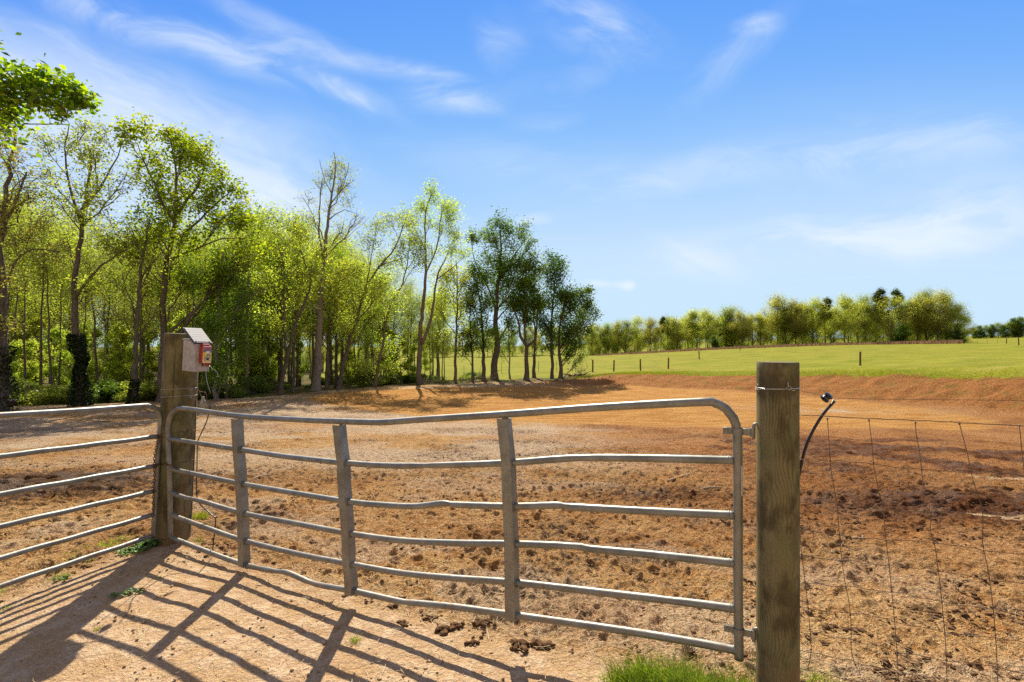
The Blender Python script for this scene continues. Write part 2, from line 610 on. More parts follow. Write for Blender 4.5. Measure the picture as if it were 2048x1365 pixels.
# tracks on the graded pad: long curved ruts
rx, ry = X - 3.0, (Y - 20.0)
rut = np.abs(((np.hypot(rx * 0.55, ry) + 0.5 * fbm(X * .15, Y * .15, 2, 81)) * 0.9) % 1.0 - 0.5) * 2
disp = paddock * (1 - outside) * near_fade * (1 - arena) * ((rough - 0.5) * 0.08 + (rough2 - 0.5) * 0.045 + (vnoise(X * 24, Y * 24, 37) - 0.5) * 0.014 + lumps * 0.022 * (0.4 + mud))
disp += (1 - paddock) * (1 - outside) * ((fbm(X * 2.2, Y * 2.2, 3, 91) - 0.5) * 0.02 + (rough2 - 0.5) * 0.009)
disp += arena * (rut - 0.5) * 0.10 * fbm(X * .3, Y * .3, 2, 95) + arena * (fbm(X * 2, Y * 2, 3, 97) - 0.5) * 0.03
disp += bank * ((fbm(X * 1.3, Y * 1.3, 4, 99) - 0.5) * 0.30 + (fbm(X * 1.5 + Y * 1.2, Y * 5 - X * 3, 3, 98) - 0.5) * 0.16)
disp += (1 - arena) * sstep(far, 10, 20) * (1 - outside) * (fbm(X * 1.1, Y * 1.1, 4, 101) - 0.5) * 0.07
disp += grass * (fbm(X * 0.25, Y * 0.25, 4, 103) - 0.5) * 0.16 * sstep(far, 400, 100) + litter * (fbm(X * 0.8, Y * 0.8, 3, 105) - 0.5) * 0.25
def hoofs(x, y_, cs, seed, r, depth):
    ix, iy = np.floor(x / cs).astype(np.int64), np.floor(y_ / cs).astype(np.int64)
    out = np.zeros_like(x)
    for dx in (-1, 0, 1):
        for dy in (-1, 0, 1):
            a, b_ = ix + dx, iy + dy
            on = _h(a, b_, seed) < 0.55
            cx_, cy_ = (a + _h(a, b_, seed + 1)) * cs, (b_ + _h(a, b_, seed + 2)) * cs
            rr_ = r * (0.75 + 0.5 * _h(a, b_, seed + 3))
            d_ = np.hypot(x - cx_, (y_ - cy_) * 0.85)
            out += on * (-depth * np.exp(-(d_ / rr_) ** 4) + depth * 0.45 * np.exp(-((d_ - rr_ * 1.35) / (rr_ * .35)) ** 2))
    return out


hf = paddock * (1 - outside) * (1 - arena) * sstep(far, 16, 9) * (0.25 + 0.75 * sstep(fbm(X * .7, Y * .7, 3, 131), .35, .55))
disp += hf * (hoofs(X, Y, .19, 301, .052, .026) + hoofs(X, Y, .31, 311, .07, .03))
disp += mud * near_fade * (sstep(rough, 0.45, 0.7) - 0.3) * 0.045
Z = Z + disp
V = np.stack([X, Y, Z], 1)
zone = np.stack([grass, litter, arena, bank], 1)
zone2 = np.stack([mud, red, pale, paddock], 1)
ny, nx = GX.shape
ii = np.arange(ny * nx).reshape(ny, nx)
F = np.stack([ii[:-1, :-1], ii[:-1, 1:], ii[1:, 1:], ii[1:, :-1]], -1).reshape(-1, 4)


def attr_node(nb, name):
    a = nb.new('ShaderNodeAttribute', attribute_name=name)
    s = nb.new('ShaderNodeSeparateColor')
    nb.l.new(a.outputs['Color'], s.inputs[0])
    return s.outputs[0], s.outputs[1], s.outputs[2], a.outputs['Alpha']


def new_mat(name):
    m = bpy.data.materials.new(name)
    m.use_nodes = True
    m.node_tree.nodes.clear()
    b = NB(m.node_tree)
    out = b.new('ShaderNodeOutputMaterial')
    p = b.new('ShaderNodeBsdfPrincipled')
    b.l.new(p.outputs[0], out.inputs[0])
    t = b.new('ShaderNodeTexCoord')
    return m, b, p, t.outputs['Object'], out


def soil_material():
    m, b, p, oc, out = new_mat('bare_soil')
    b.dims = '2D'
    gr, li, ar, bk = attr_node(b, 'zone')
    mu, rd, pa, pk = attr_node(b, 'zone2')
    n1 = b.noise(oc, 1.3, 3, 0.6)
    n2 = b.noise(oc, 9, 4, 0.65)
    n3 = b.noise(oc, 42, 3, 0.7)
    n4 = b.noise(oc, 170, 2, 0.6)
    soil = b.mix(b.ramp(n1, 0.3, 0.7), (0.40, 0.195, 0.060), (0.55, 0.32, 0.125))
    soil = b.mix(b.math('MULTIPLY', b.ramp(n2, 0.42, 0.68), 0.55), soil, (0.66, 0.46, 0.22))
    soil = b.mix(b.math('MULTIPLY', pa, 0.88), soil, b.mix(b.ramp(n2, 0.3, 0.7), (0.50, 0.355, 0.22), (0.62, 0.49, 0.345)))
    soil = b.mix(b.math('MULTIPLY', b.math('MULTIPLY', b.ramp(pk, 1.0, 0.2), b.ramp(b.noise(oc, 2.6, 4, 0.65), 0.46, 0.62)), 0.5), soil, (0.44, 0.265, 0.115))
    redc = b.mix(b.ramp(n2, 0.35, 0.65), (0.25, 0.092, 0.026), (0.47, 0.205, 0.062))
    soil = b.mix(b.math('MULTIPLY', rd, 0.85), soil, redc)
    arn = b.noise(b.mapping(oc, sc=(0.35, 1.6, 1)), 1.4, 4, 0.65)
    arc = b.mix(b.ramp(arn, 0.3, 0.7), (0.43, 0.195, 0.045), (0.60, 0.33, 0.10))
    arc = b.mix(b.math('MULTIPLY', b.ramp(n2, 0.5, 0.75), 0.45), arc, (0.24, 0.105, 0.035))
    soil = b.mix(ar, soil, arc)
    bkc = b.mix(b.ramp(n2, 0.35, 0.65), (0.30, 0.115, 0.030), (0.45, 0.21, 0.07))
    bkg = b.math('MULTIPLY', b.ramp(b.noise(oc, 1.1, 4, 0.7), 0.5, 0.68), 0.55)
    bkc = b.mix(bkg, bkc, (0.20, 0.16, 0.035))
    soil = b.mix(bk, soil, bkc)
    thr = b.math('MULTIPLY_ADD', mu, -0.34, 0.715)
    cl = b.math('ADD', b.math('MULTIPLY', n2, 0.62), b.math('MULTIPLY', n3, 0.38))
    dm = b.ramp(b.math('SUBTRACT', cl, thr), -0.04, 0.045)
    dm = b.math('MULTIPLY', dm, b.math('SUBTRACT', 1.0, b.math('MULTIPLY', ar, 0.75)))
    dm = b.math('MULTIPLY', dm, b.ramp(pk, 0.1, 0.6, 0.35, 1.0))
    dark = b.mix(b.ramp(n3, 0.35, 0.65), (0.035, 0.018, 0.009), (0.115, 0.058, 0.026))
    dark = b.mix(b.math('MULTIPLY', rd, 0.6), dark, (0.13, 0.042, 0.016))
    soil = b.mix(b.math('MULTIPLY', dm, 0.93), soil, dark)
    vr = b.voro(oc, 110, 'F1')
    crumb = b.math('MULTIPLY', b.ramp(vr, 0.30, 0.12), b.ramp(n1, 0.35, 0.6))
    soil = b.mix(b.math('MULTIPLY', crumb, 0.6), soil, b.mix(n4, (0.08, 0.045, 0.022), (0.26, 0.15, 0.07)))
    s1 = b.noise(b.mapping(oc, rot=(0, 0, 0.6), sc=(1, 7, 1)), 26, 2, 0.6)
    s2 = b.noise(b.mapping(oc, rot=(0, 0, -0.9), sc=(1, 7, 1)), 24, 2, 0.6)
    straw = b.math('MAXIMUM', b.ramp(s1, 0.63, 0.69), b.ramp(s2, 0.63, 0.69))
    straw = b.math('MULTIPLY', straw, b.math('MULTIPLY', b.ramp(n1, 0.35, 0.6, 0.3, 1.0), b.math('SUBTRACT', 1.0, b.math('MAXIMUM', b.math('MAXIMUM', ar, bk), b.math('MULTIPLY', mu, 0.85)))))
    soil = b.mix(b.math('MULTIPLY', straw, 0.6), soil, (0.58, 0.42, 0.20))
    near = b.math('SUBTRACT', 1.0, b.math('MULTIPLY', ar, 0.6))
    ga = b.ramp(pk, 0.0, 1.0, 0.35, 1.0)
    grain = b.math('MULTIPLY_ADD', b.math('SUBTRACT', b.ramp(n3, 0.32, 0.66, 0.60, 1.30), 1.0), ga, 1.0)
    grain = b.math('MULTIPLY', grain, b.math('MULTIPLY_ADD', b.math('SUBTRACT', b.ramp(n4, 0.3, 0.7, 0.78, 1.2), 1.0), ga, 1.0))
    grain = b.math('ADD', b.math('MULTIPLY', grain, near), b.math('SUBTRACT', 1.0, near))
    gv = b.new('ShaderNodeCombineColor')
    for i_ in range(3):
        b.put(gv.inputs[i_], grain)
    soil = b.mix(1.0, soil, gv.outputs[0], 'MULTIPLY')
    b.put(p.inputs['Base Color'], soil)
    wet = b.math('MULTIPLY', b.math('MULTIPLY', mu, dm), b.ramp(n1, 0.4, 0.6))
    b.put(p.inputs['Roughness'], b.math('MULTIPLY_ADD', wet, -0.30, 0.95))
    b.put(p.inputs['Specular IOR Level'], b.math('MULTIPLY_ADD', wet, 0.12, 0.06))
    h = b.math('ADD', n2, b.math('MULTIPLY', n3, 0.6))
    h = b.math('ADD', h, b.math('MULTIPLY', n4, 0.18))
    h = b.math('MULTIPLY', h, b.ramp(pk, 0.0, 1.0, 0.45, 1.0))
    b.put(p.inputs['Normal'], b.bump(h, 1.0, 0.085))
    return m


def pasture_material():
    m, b, p, oc, out = new_mat('pasture_grass')
    b.dims = '2D'
    big = b.noise(oc, 0.22, 5, 0.65)
    mid = b.noise(b.mapping(oc, sc=(0.4, 1.2, 1)), 0.7, 5, 0.7)
    fine = b.noise(oc, 3.5, 4, 0.7)
    gcol = b.mix(b.ramp(big, 0.32, 0.68), (0.165, 0.185, 0.012), (0.25, 0.245, 0.022))
    gcol = b.mix(b.math('MULTIPLY', b.ramp(mid, 0.48, 0.72), 0.75), gcol, (0.31, 0.255, 0.06))
    gcol = b.mix(b.math('MULTIPLY', b.ramp(fine, 0.48, 0.7), 0.7), gcol, (0.10, 0.13, 0.010))
    patch = b.math('MULTIPLY', b.ramp(b.noise(b.mapping(oc, sc=(0.08, 0.5, 1)), 1.0, 4, 0.6), 0.60, 0.72), 0.75)
    gcol = b.mix(patch, gcol, (0.27, 0.15, 0.04))
    b.put(p.inputs['Base Color'], gcol)
    p.inputs['Roughness'].default_value = 0.95
    p.inputs['Specular IOR Level'].default_value = 0.05
    b.put(p.inputs['Normal'], b.bump(b.math('ADD', fine, b.math('MULTIPLY', mid, 0.6)), 0.8, 0.12))
    return m


def litter_material():
    m, b, p, oc, out = new_mat('leaf_litter')
    b.dims = '2D'
    n = b.noise(oc, 2.2, 5, 0.7)
    lcol = b.mix(b.ramp(n, 0.35, 0.65), (0.085, 0.055, 0.025), (0.17, 0.11, 0.055))
    lcol = b.mix(b.ramp(b.noise(oc, 0.7, 4, 0.7), 0.46, 0.6), lcol, (0.075, 0.105, 0.02))
    b.put(p.inputs['Base Color'], lcol)
    p.inputs['Roughness'].default_value = 0.95
    p.inputs['Specular IOR Level'].default_value = 0.05
    b.put(p.inputs['Normal'], b.bump(n, 0.8, 0.1))
    return m


M_SOIL, M_PASTURE, M_LITTER = soil_material(), pasture_material(), litter_material()
fc = F[:, 0]
fsel = {
    'pasture': grass[fc] > 0.5,
    'woodland_floor': litter[fc] > 0.5,
}
fsel['earth_bank'] = (bank[fc] > 0.5) & ~fsel['pasture'] & ~fsel['woodland_floor']
fsel['riding_arena'] = (arena[fc] > 0.5) & ~fsel['earth_bank'] & ~fsel['pasture'] & ~fsel['woodland_floor']
rest = np.ones(len(F), dtype=bool)
for s in fsel.values():
    rest &= ~s
fsel['dirt_paddock'] = rest
# smooth normals computed over the whole sheet, so the pieces meet without a seam
gnx = np.gradient(Z.reshape(ny, nx), gx, axis=1).ravel()
gny = np.gradient(Z.reshape(ny, nx), gy, axis=0).ravel()
NRM = np.stack([-gnx, -gny, np.ones_like(gnx)], 1)
NRM /= np.linalg.norm(NRM, axis=1, keepdims=True)
for nm, s in fsel.items():
    f = F[s]
    used, inv = np.unique(f, return_inverse=True)
    me = quads_mesh(nm, V[used], inv.reshape(-1, 4), {'zone': zone[used], 'zone2': zone2[used]})
    o = link_mesh(nm, me, {'pasture': M_PASTURE, 'woodland_floor': M_LITTER}.get(nm, M_SOIL))
    me.normals_split_custom_set_from_vertices(NRM[used].tolist())
    tag(o, kind='structure')
del V, F, zone, zone2


# ------------------------------------------------------------------ materials
def simple_mat(name, col, rough=0.7, metal=0.0, noise=None, bump=0.0, spec=0.4):
    m, b, p, oc, out = new_mat(name)
    if noise:
        sc, c2 = noise
        n = b.noise(oc, sc, 5, 0.6)
        b.put(p.inputs['Base Color'], b.mix(b.ramp(n, 0.3, 0.7), col, c2))
        if bump:
            b.put(p.inputs['Normal'], b.bump(n, bump, 0.01))
    else:
        p.inputs['Base Color'].default_value = (*col, 1)
    p.inputs['Roughness'].default_value = rough
    p.inputs['Metallic'].default_value = metal
    p.inputs['Specular IOR Level'].default_value = spec
    return m


def galvanised():
    m, b, p, oc, out = new_mat('galvanised_steel')
    n = b.noise(oc, 7, 6, 0.65)
    n2 = b.noise(oc, 60, 4, 0.6)
    c = b.mix(b.ramp(n, 0.3, 0.7), (0.182, 0.184, 0.158), (0.31, 0.31, 0.27))
    c = b.mix(b.math('MULTIPLY', b.ramp(n2, 0.5, 0.75), 0.35), c, (0.16, 0.155, 0.13))
    dirt = b.math('MULTIPLY', b.ramp(b.noise(oc, 3.2, 6, 0.7), 0.50, 0.68), 0.5)
    c = b.mix(dirt, c, (0.27, 0.20, 0.13))
    so2 = b.new('ShaderNodeSeparateXYZ')
    b.l.new(oc, so2.inputs[0])
    spl = b.math('MULTIPLY', b.ramp(so2.outputs[2], 0.75, 0.05), b.ramp(b.noise(oc, 34, 4, 0.7), 0.50, 0.62))
    c = b.mix(b.math('MULTIPLY', spl, 0.7), c, (0.30, 0.18, 0.085))
    dirt = b.math('MAXIMUM', dirt, b.math('MULTIPLY', spl, 0.7))
    rust = b.ramp(b.noise(oc, 13, 5, 0.7), 0.64, 0.72)
    c = b.mix(b.math('MULTIPLY', rust, 0.6), c, (0.16, 0.07, 0.03))
    b.put(p.inputs['Base Color'], c)
    b.put(p.inputs['Metallic'], b.math('MULTIPLY_ADD', dirt, -0.9, 0.60))
    b.put(p.inputs['Roughness'], b.math('MULTIPLY_ADD', n2, 0.22, 0.38))
    b.put(p.inputs['Normal'], b.bump(b.math('ADD', n2, n), 0.12, 0.004))
    return m


def post_wood(name, tint=0.0):
    m, b, p, oc, out = new_mat(name)
    # cathedral grain: growth rings of a slightly crooked log, cut by its surface
    wob = b.noise(b.mapping(oc, sc=(1, 1, 0.8)), 3.0, 3, 0.55, col=True)
    va = b.new('ShaderNodeVectorMath', operation='MULTIPLY_ADD')
    b.l.new(wob, va.inputs[0])
    va.inputs[1].default_value = (0.15, 0.15, 0.0)
    b.l.new(oc, va.inputs[2])
    s = b.new('ShaderNodeSeparateXYZ')
    b.l.new(va.outputs[0], s.inputs[0])
    rr = b.math('SQRT', b.math('ADD', b.math('POWER', b.math('ADD', s.outputs[0], 0.05), 2.0), b.math('POWER', b.math('ADD', s.outputs[1], -0.02), 2.0)))
    rr = b.math('ADD', rr, b.math('MULTIPLY', b.math('SINE', b.math('MULTIPLY', s.outputs[2], 3.1)), 0.020))
    ring = b.math('PINGPONG', b.math('MULTIPLY', rr, 150.0), 1.0)
    fib = b.noise(b.mapping(oc, sc=(1, 1, 0.045)), 90, 4, 0.7)
    big = b.noise(b.mapping(oc, sc=(1, 1, 0.6)), 6, 5, 0.65)
    c = b.mix(b.math('MULTIPLY', b.ramp(ring, 0.35, 1.0), b.ramp(b.noise(b.mapping(oc, loc=(7, 2, 0), sc=(1, 1, 0.4)), 7, 3, 0.6), 0.35, 0.65, 0.15, 1.0)), (0.20, 0.17, 0.078), (0.112, 0.082, 0.034))
    c = b.mix(b.math('MULTIPLY', b.ramp(fib, 0.45, 0.7), 0.45), c, (0.24, 0.21, 0.12))
    c = b.mix(b.math('MULTIPLY', b.ramp(big, 0.42, 0.60), 0.78), c, (0.058, 0.045, 0.02))
    green = b.noise(b.mapping(oc, sc=(1, 1, 0.6)), 4.5, 4, 0.6)
    c = b.mix(b.math('MULTIPLY', b.ramp(green, 0.46, 0.62), 0.55), c, (0.16, 0.165, 0.07))
    org = b.ramp(b.noise(b.mapping(oc, loc=(3, 1, 0), sc=(1, 1, 0.7)), 5, 4, 0.6), 0.55, 0.72)
    c = b.mix(b.math('MULTIPLY', org, 0.45 + tint), c, (0.22, 0.115, 0.045))
    crack = b.ramp(b.noise(b.mapping(oc, loc=(0, 5, 0), sc=(1, 1, 0.03)), 32, 2, 0.5), 0.70, 0.76)
    c = b.mix(b.math('MULTIPLY', crack, 0.7), c, (0.04, 0.03, 0.02))
    so2 = b.new('ShaderNodeSeparateXYZ')
    b.l.new(oc, so2.inputs[0])
    spl = b.math('MULTIPLY', b.ramp(so2.outputs[2], 0.32, 0.0), b.ramp(b.noise(oc, 16, 4, 0.7), 0.38, 0.6))
    c = b.mix(b.math('MULTIPLY', spl, 0.75), c, (0.27, 0.15, 0.07))
    b.put(p.inputs['Base Color'], c)
    p.inputs['Roughness'].default_value = 0.85
    p.inputs['Specular IOR Level'].default_value = 0.2
    h = b.math('SUBTRACT', b.math('ADD', b.math('MULTIPLY', fib, 0.6), b.math('MULTIPLY', ring, 0.12)), crack)
    b.put(p.inputs['Normal'], b.bump(h, 0.55, 0.006))
    return m


def bark_mat(name, c1, c2):
    m, b, p, oc, out = new_mat(name)
    n = b.noise(b.mapping(oc, sc=(1, 1, 0.22)), 14, 5, 0.7)
    n2 = b.noise(oc, 1.2, 4, 0.6)
    c = b.mix(b.ramp(n, 0.35, 0.65), c1, c2)
    c = b.mix(b.math('MULTIPLY', b.ramp(n2, 0.5, 0.7), 0.5), c, (0.12, 0.115, 0.075))
    b.put(p.inputs['Base Color'], c)
    p.inputs['Roughness'].default_value = 0.92
    p.inputs['Specular IOR Level'].default_value = 0.15
    b.put(p.inputs['Normal'], b.bump(n, 0.8, 0.04))
    return m


def leaf_mat(name, dark, mid, bright, trans=0.5, gloss=0.06, tcol=None):
    m = bpy.data.materials.new(name)
    m.use_nodes = True
    m.node_tree.nodes.clear()
    b = NB(m.node_tree)
    out = b.new('ShaderNodeOutputMaterial')
    a = b.new('ShaderNodeAttribute', attribute_name='leaf')
    oi = b.new('ShaderNodeObjectInfo')
    f = a.outputs['Fac']
    c = b.mix(b.ramp(f, 0.0, 0.5), dark, mid)
    c = b.mix(b.ramp(f, 0.5, 1.0), c, bright)
    hs = b.new('ShaderNodeHueSaturation')
    b.put(hs.inputs['Hue'], b.math('MULTIPLY_ADD', oi.outputs['Random'], 0.03, 0.485))
    b.put(hs.inputs['Value'], b.math('MULTIPLY_ADD', oi.outputs['Random'], 0.3, 0.85))
    b.put(hs.inputs['Color'], c)
    d = b.new('ShaderNodeBsdfDiffuse')
    t = b.new('ShaderNodeBsdfTranslucent')
    g = b.new('ShaderNodeBsdfGlossy')
    g.inputs['Roughness'].default_value = 0.42
    g.inputs['Color'].default_value = (0.9, 0.95, 0.9, 1)
    b.put(d.inputs[0], hs.outputs[0])
    tc2 = b.mix(1.0, hs.outputs[0], tcol or (1.75, 1.85, 0.75), 'MULTIPLY')
    b.put(t.inputs[0], tc2)
    m1 = b.new('ShaderNodeMixShader')
    m1.inputs[0].default_value = trans
    b.l.new(d.outputs[0], m1.inputs[1])
    b.l.new(t.outputs[0], m1.inputs[2])
    m2 = b.new('ShaderNodeMixShader')
    m2.inputs[0].default_value = gloss * 0.3
    b.l.new(m1.outputs[0], m2.inputs[1])
    b.l.new(g.outputs[0], m2.inputs[2])
    b.l.new(m2.outputs[0], out.inputs[0])
    return m


M_STEEL = galvanised()
M_POST = post_wood('treated_post_wood')
M_POST2 = post_wood('old_post_wood', 0.3)
M_WIRE = simple_mat('fence_wire', (0.20, 0.15, 0.11), 0.55, 0.5, (40, (0.10, 0.07, 0.05)))
M_WIREBRIGHT = simple_mat('bright_wire', (0.55, 0.54, 0.5), 0.35, 0.7)
M_RUST = simple_mat('rusty_iron', (0.10, 0.06, 0.04), 0.75, 0.4, (30, (0.18, 0.09, 0.05)))
M_BLACK = simple_mat('black_plastic', (0.012, 0.012, 0.014), 0.28, 0, None, 0, 0.5)
M_BARK_DARK = bark_mat('dark_bark', (0.085, 0.068, 0.052), (0.19, 0.16, 0.125))
M_BARK_GREY = bark_mat('grey_bark', (0.17, 0.14, 0.115), (0.31, 0.27, 0.23))
M_BARK_BROWN = bark_mat('brown_bark', (0.14, 0.10, 0.075), (0.26, 0.20, 0.15))
M_LEAF_BRIGHT = leaf_mat('bright_leaf', (0.10, 0.16, 0.010), (0.20, 0.275, 0.012), (0.35, 0.375, 0.018), 0.65)
M_LEAF_MAPLE = leaf_mat('maple_leaf', (0.065, 0.12, 0.010), (0.135, 0.21, 0.012), (0.31, 0.37, 0.018), 0.58, 0.08)
M_LEAF_YOUNG = leaf_mat('young_leaf', (0.16, 0.195, 0.042), (0.25, 0.29, 0.055), (0.35, 0.365, 0.085), 0.64)
M_LEAF_PALE = leaf_mat('pale_leaf', (0.19, 0.23, 0.042), (0.30, 0.345, 0.055), (0.42, 0.43, 0.095), 0.66)
M_LEAF_DARK = leaf_mat('dark_leaf', (0.045, 0.088, 0.016), (0.09, 0.155, 0.020), (0.19, 0.26, 0.028), 0.5, 0.06)
M_LEAF_SHRUB = leaf_mat('shrub_leaf', (0.07, 0.10, 0.022), (0.13, 0.165, 0.03), (0.25, 0.27, 0.06), 0.48, 0.06)
M_LEAF_PINE = leaf_mat('pine_needle', (0.04, 0.06, 0.02), (0.07, 0.10, 0.026), (0.13, 0.15, 0.04), 0.35, 0.03)
M_LEAF_BROWN = leaf_mat('catkin_leaf', (0.20, 0.18, 0.06), (0.29, 0.27, 0.085), (0.37, 0.37, 0.11), 0.58)
M_LEAF_IVY = leaf_mat('ivy_leaf', (0.010, 0.020, 0.007), (0.018, 0.033, 0.010), (0.03, 0.05, 0.014), 0.15, 0.06)
M_GRASS = leaf_mat('grass_blade', (0.10, 0.155, 0.015), (0.18, 0.25, 0.022), (0.32, 0.34, 0.05), 0.5, 0.03)
M_WEED = leaf_mat('weed_leaf', (0.05, 0.10, 0.03), (0.10, 0.18, 0.04), (0.17, 0.26, 0.06), 0.4, 0.08)
M_STRAW = leaf_mat('dry_straw', (0.30, 0.20, 0.10), (0.45, 0.33, 0.17), (0.58, 0.46, 0.26), 0.2, 0.04, (1, 1, 1))
M_SEDGE = leaf_mat('dry_tall_grass', (0.22, 0.13, 0.065), (0.34, 0.21, 0.11), (0.42, 0.30, 0.17), 0.3, 0.02, (1, 1, 1))
M_CLOD = simple_mat('clod', (0.055, 0.03, 0.015), 0.95, 0, (25, (0.17, 0.09, 0.04)), 0.6, 0.1)
M_STICK = simple_mat('dry_stick', (0.30, 0.21, 0.13), 0.9, 0, (30, (0.42, 0.31, 0.2)), 0.5, 0.1)


# ------------------------------------------------------------------ trees
def leaves_mesh(name, C, size, rng, flat=0.35, aspect=0.62, var=None):
    n = len(C)
    C = np.asarray(C)
    d = rng.normal(size=(n, 3))
    d[:, 2] *= 0.6
    d /= np.linalg.norm(d, axis=1, keepdims=True)
    nr = rng.normal(size=(n, 3))
    nr[:, 2] = np.abs(nr[:, 2]) + flat
    v = np.cross(nr, d)
    v /= np.linalg.norm(v, axis=1, keepdims=True) + 1e-9
    s = (size * rng.uniform(0.6, 1.35, n))[:, None]
    nn = np.cross(d, v)
    V = np.stack([C - d * s * .5, C + v * s * .5 * aspect + nn * s * .08, C + d * s * .5, C - v * s * .5 * aspect + nn * s * .08], 1).reshape(-1, 3)
    F = np.arange(n * 4).reshape(-1, 4)
    if var is None:
        var = rng.uniform(0, 1, n)
    return quads_mesh(name, V, F, {'leaf': np.repeat(var, 4)})


def bez(a, c, e, n, rng, jit):
    t = np.linspace(0, 1, n)[:, None]
    p = (1 - t) ** 2 * a + 2 * t * (1 - t) * c + t * t * e
    j = rng.normal(size=p.shape) * jit
    j[0] = 0
    p = p + j * np.sqrt(t)
    return p


def grow(trunks, blobs, rng, leaf_n=700, sub_k=1.0, twig=True, sigma=0.16):
    """trunks: list of (points (n,3), radii); blobs: (centre, r, rz, density). Returns wood MB and leaf centres, colour variation"""
    wood = MB()
    tp, tr = [], []
    for pts, rad, sides in trunks:
        wood.tube(pts, rad, sides, caps=True)
        P_ = np.array([tuple(q) for q in pts])
        k = np.linspace(0, len(P_) - 1, len(P_) * 4)
        tp.append(np.stack([np.interp(k, np.arange(len(P_)), P_[:, a]) for a in range(3)], 1))
        tr.append(np.interp(k, np.arange(len(P_)), rad))
    tp = np.concatenate(tp)
    tr = np.concatenate(tr)
    LC, LV = [], []
    for (c, r, rz, dens) in blobs:
        c = np.array(c, dtype=float)
        hd = np.hypot(tp[:, 0] - c[0], tp[:, 1] - c[1])
        cost = hd * 0.45 + np.abs((c[2] - tp[:, 2]) - (hd * 1.15 + 0.5 * rz)) + (tp[:, 2] > c[2]) * 5
        k = int(np.argmin(cost))
        s = tp[k]
        L = np.linalg.norm(c - s) + 1e-3
        mid = s * 0.5 + c * 0.5 + np.array([0, 0, rng.uniform(-0.07, 0.03) * L])
        r0 = min(tr[k] * 0.5, 0.014 + 0.012 * L)
        limb = bez(s, mid, c + np.array([0, 0, rz * 0.3]), 7, rng, 0.035 * L)
        wood.tube(limb, list(np.linspace(r0, 0.014, 7)), 5, caps=False)
        nsub = max(3, int((5 + 2.6 * r) * sub_k))
        ends = []
        for _ in range(nsub):
            t = rng.uniform(0.35, 1.0)
            a = np.array([np.interp(t * 6, np.arange(7), limb[:, q]) for q in range(3)])
            dv = rng.normal(size=3)
            dv /= np.linalg.norm(dv)
            e = c + dv * np.array([r, r, rz]) * rng.uniform(0.45, 1.0)
            L2 = np.linalg.norm(e - a)
            sub = bez(a, a * 0.5 + e * 0.5 + np.array([0, 0, -0.08 * L2]), e, 5, rng, 0.05 * L2)
            wood.tube(sub, list(np.linspace(min(r0 * 0.55, 0.022), 0.007, 5)), 4, caps=False)
            ends.append(sub)
            if twig:
                for _ in range(int(rng.integers(2, 5))):
                    t = rng.uniform(0.3, 1.0)
                    a2 = np.array([np.interp(t * 4, np.arange(5), sub[:, q]) for q in range(3)])
                    d2 = rng.normal(size=3) + np.array([0, 0, 0.5]) + (e - a) / (L2 + .01)
                    d2 /= np.linalg.norm(d2)
                    e2 = a2 + d2 * rng.uniform(0.25, 0.6) * r
                    tw = bez(a2, (a2 + e2) / 2 + rng.normal(size=3) * 0.05 * r, e2, 3, rng, 0.02)
                    wood.tube(tw, [0.008, 0.006, 0.004], 3, caps=False)
                    ends.append(np.concatenate([tw, tw[1:]]))
        n = int(leaf_n * dens * (r * r + 0.25))
        if n and ends:
            e_i = rng.integers(0, len(ends), n)
            tt = rng.beta(1.6, 1.0, n)
            pts = np.empty((n, 3))
            for q in range(len(ends)):
                s_ = e_i == q
                if s_.any():
                    kk = np.arange(len(ends[q]))
                    for a in range(3):
                        pts[s_, a] = np.interp(tt[s_] * kk[-1], kk, ends[q][:, a])
            pts += rng.normal(size=pts.shape) * (sigma * r + 0.06)
            LC.append(pts)
            LV.append(np.clip(rng.uniform(-0.15, 0.15) + rng.uniform(0, 1, n), 0, 1))
    return wood, (np.concatenate(LC) if LC else np.zeros((0, 3))), (np.concatenate(LV) if LV else np.zeros(0))


def finish_tree(name, loc, wood, LC, LV, leaf, size, bark, rng, label, group=None, cat='tree', crown='crown'):
    root = empty(name, loc)
    tag(root, label, cat, group)
    wood.build('trunk', bark, root, fix=False)
    if len(LC):
        link_mesh(crown, leaves_mesh(crown, LC, size, rng, var=LV), leaf, root, smooth=False)
    return root


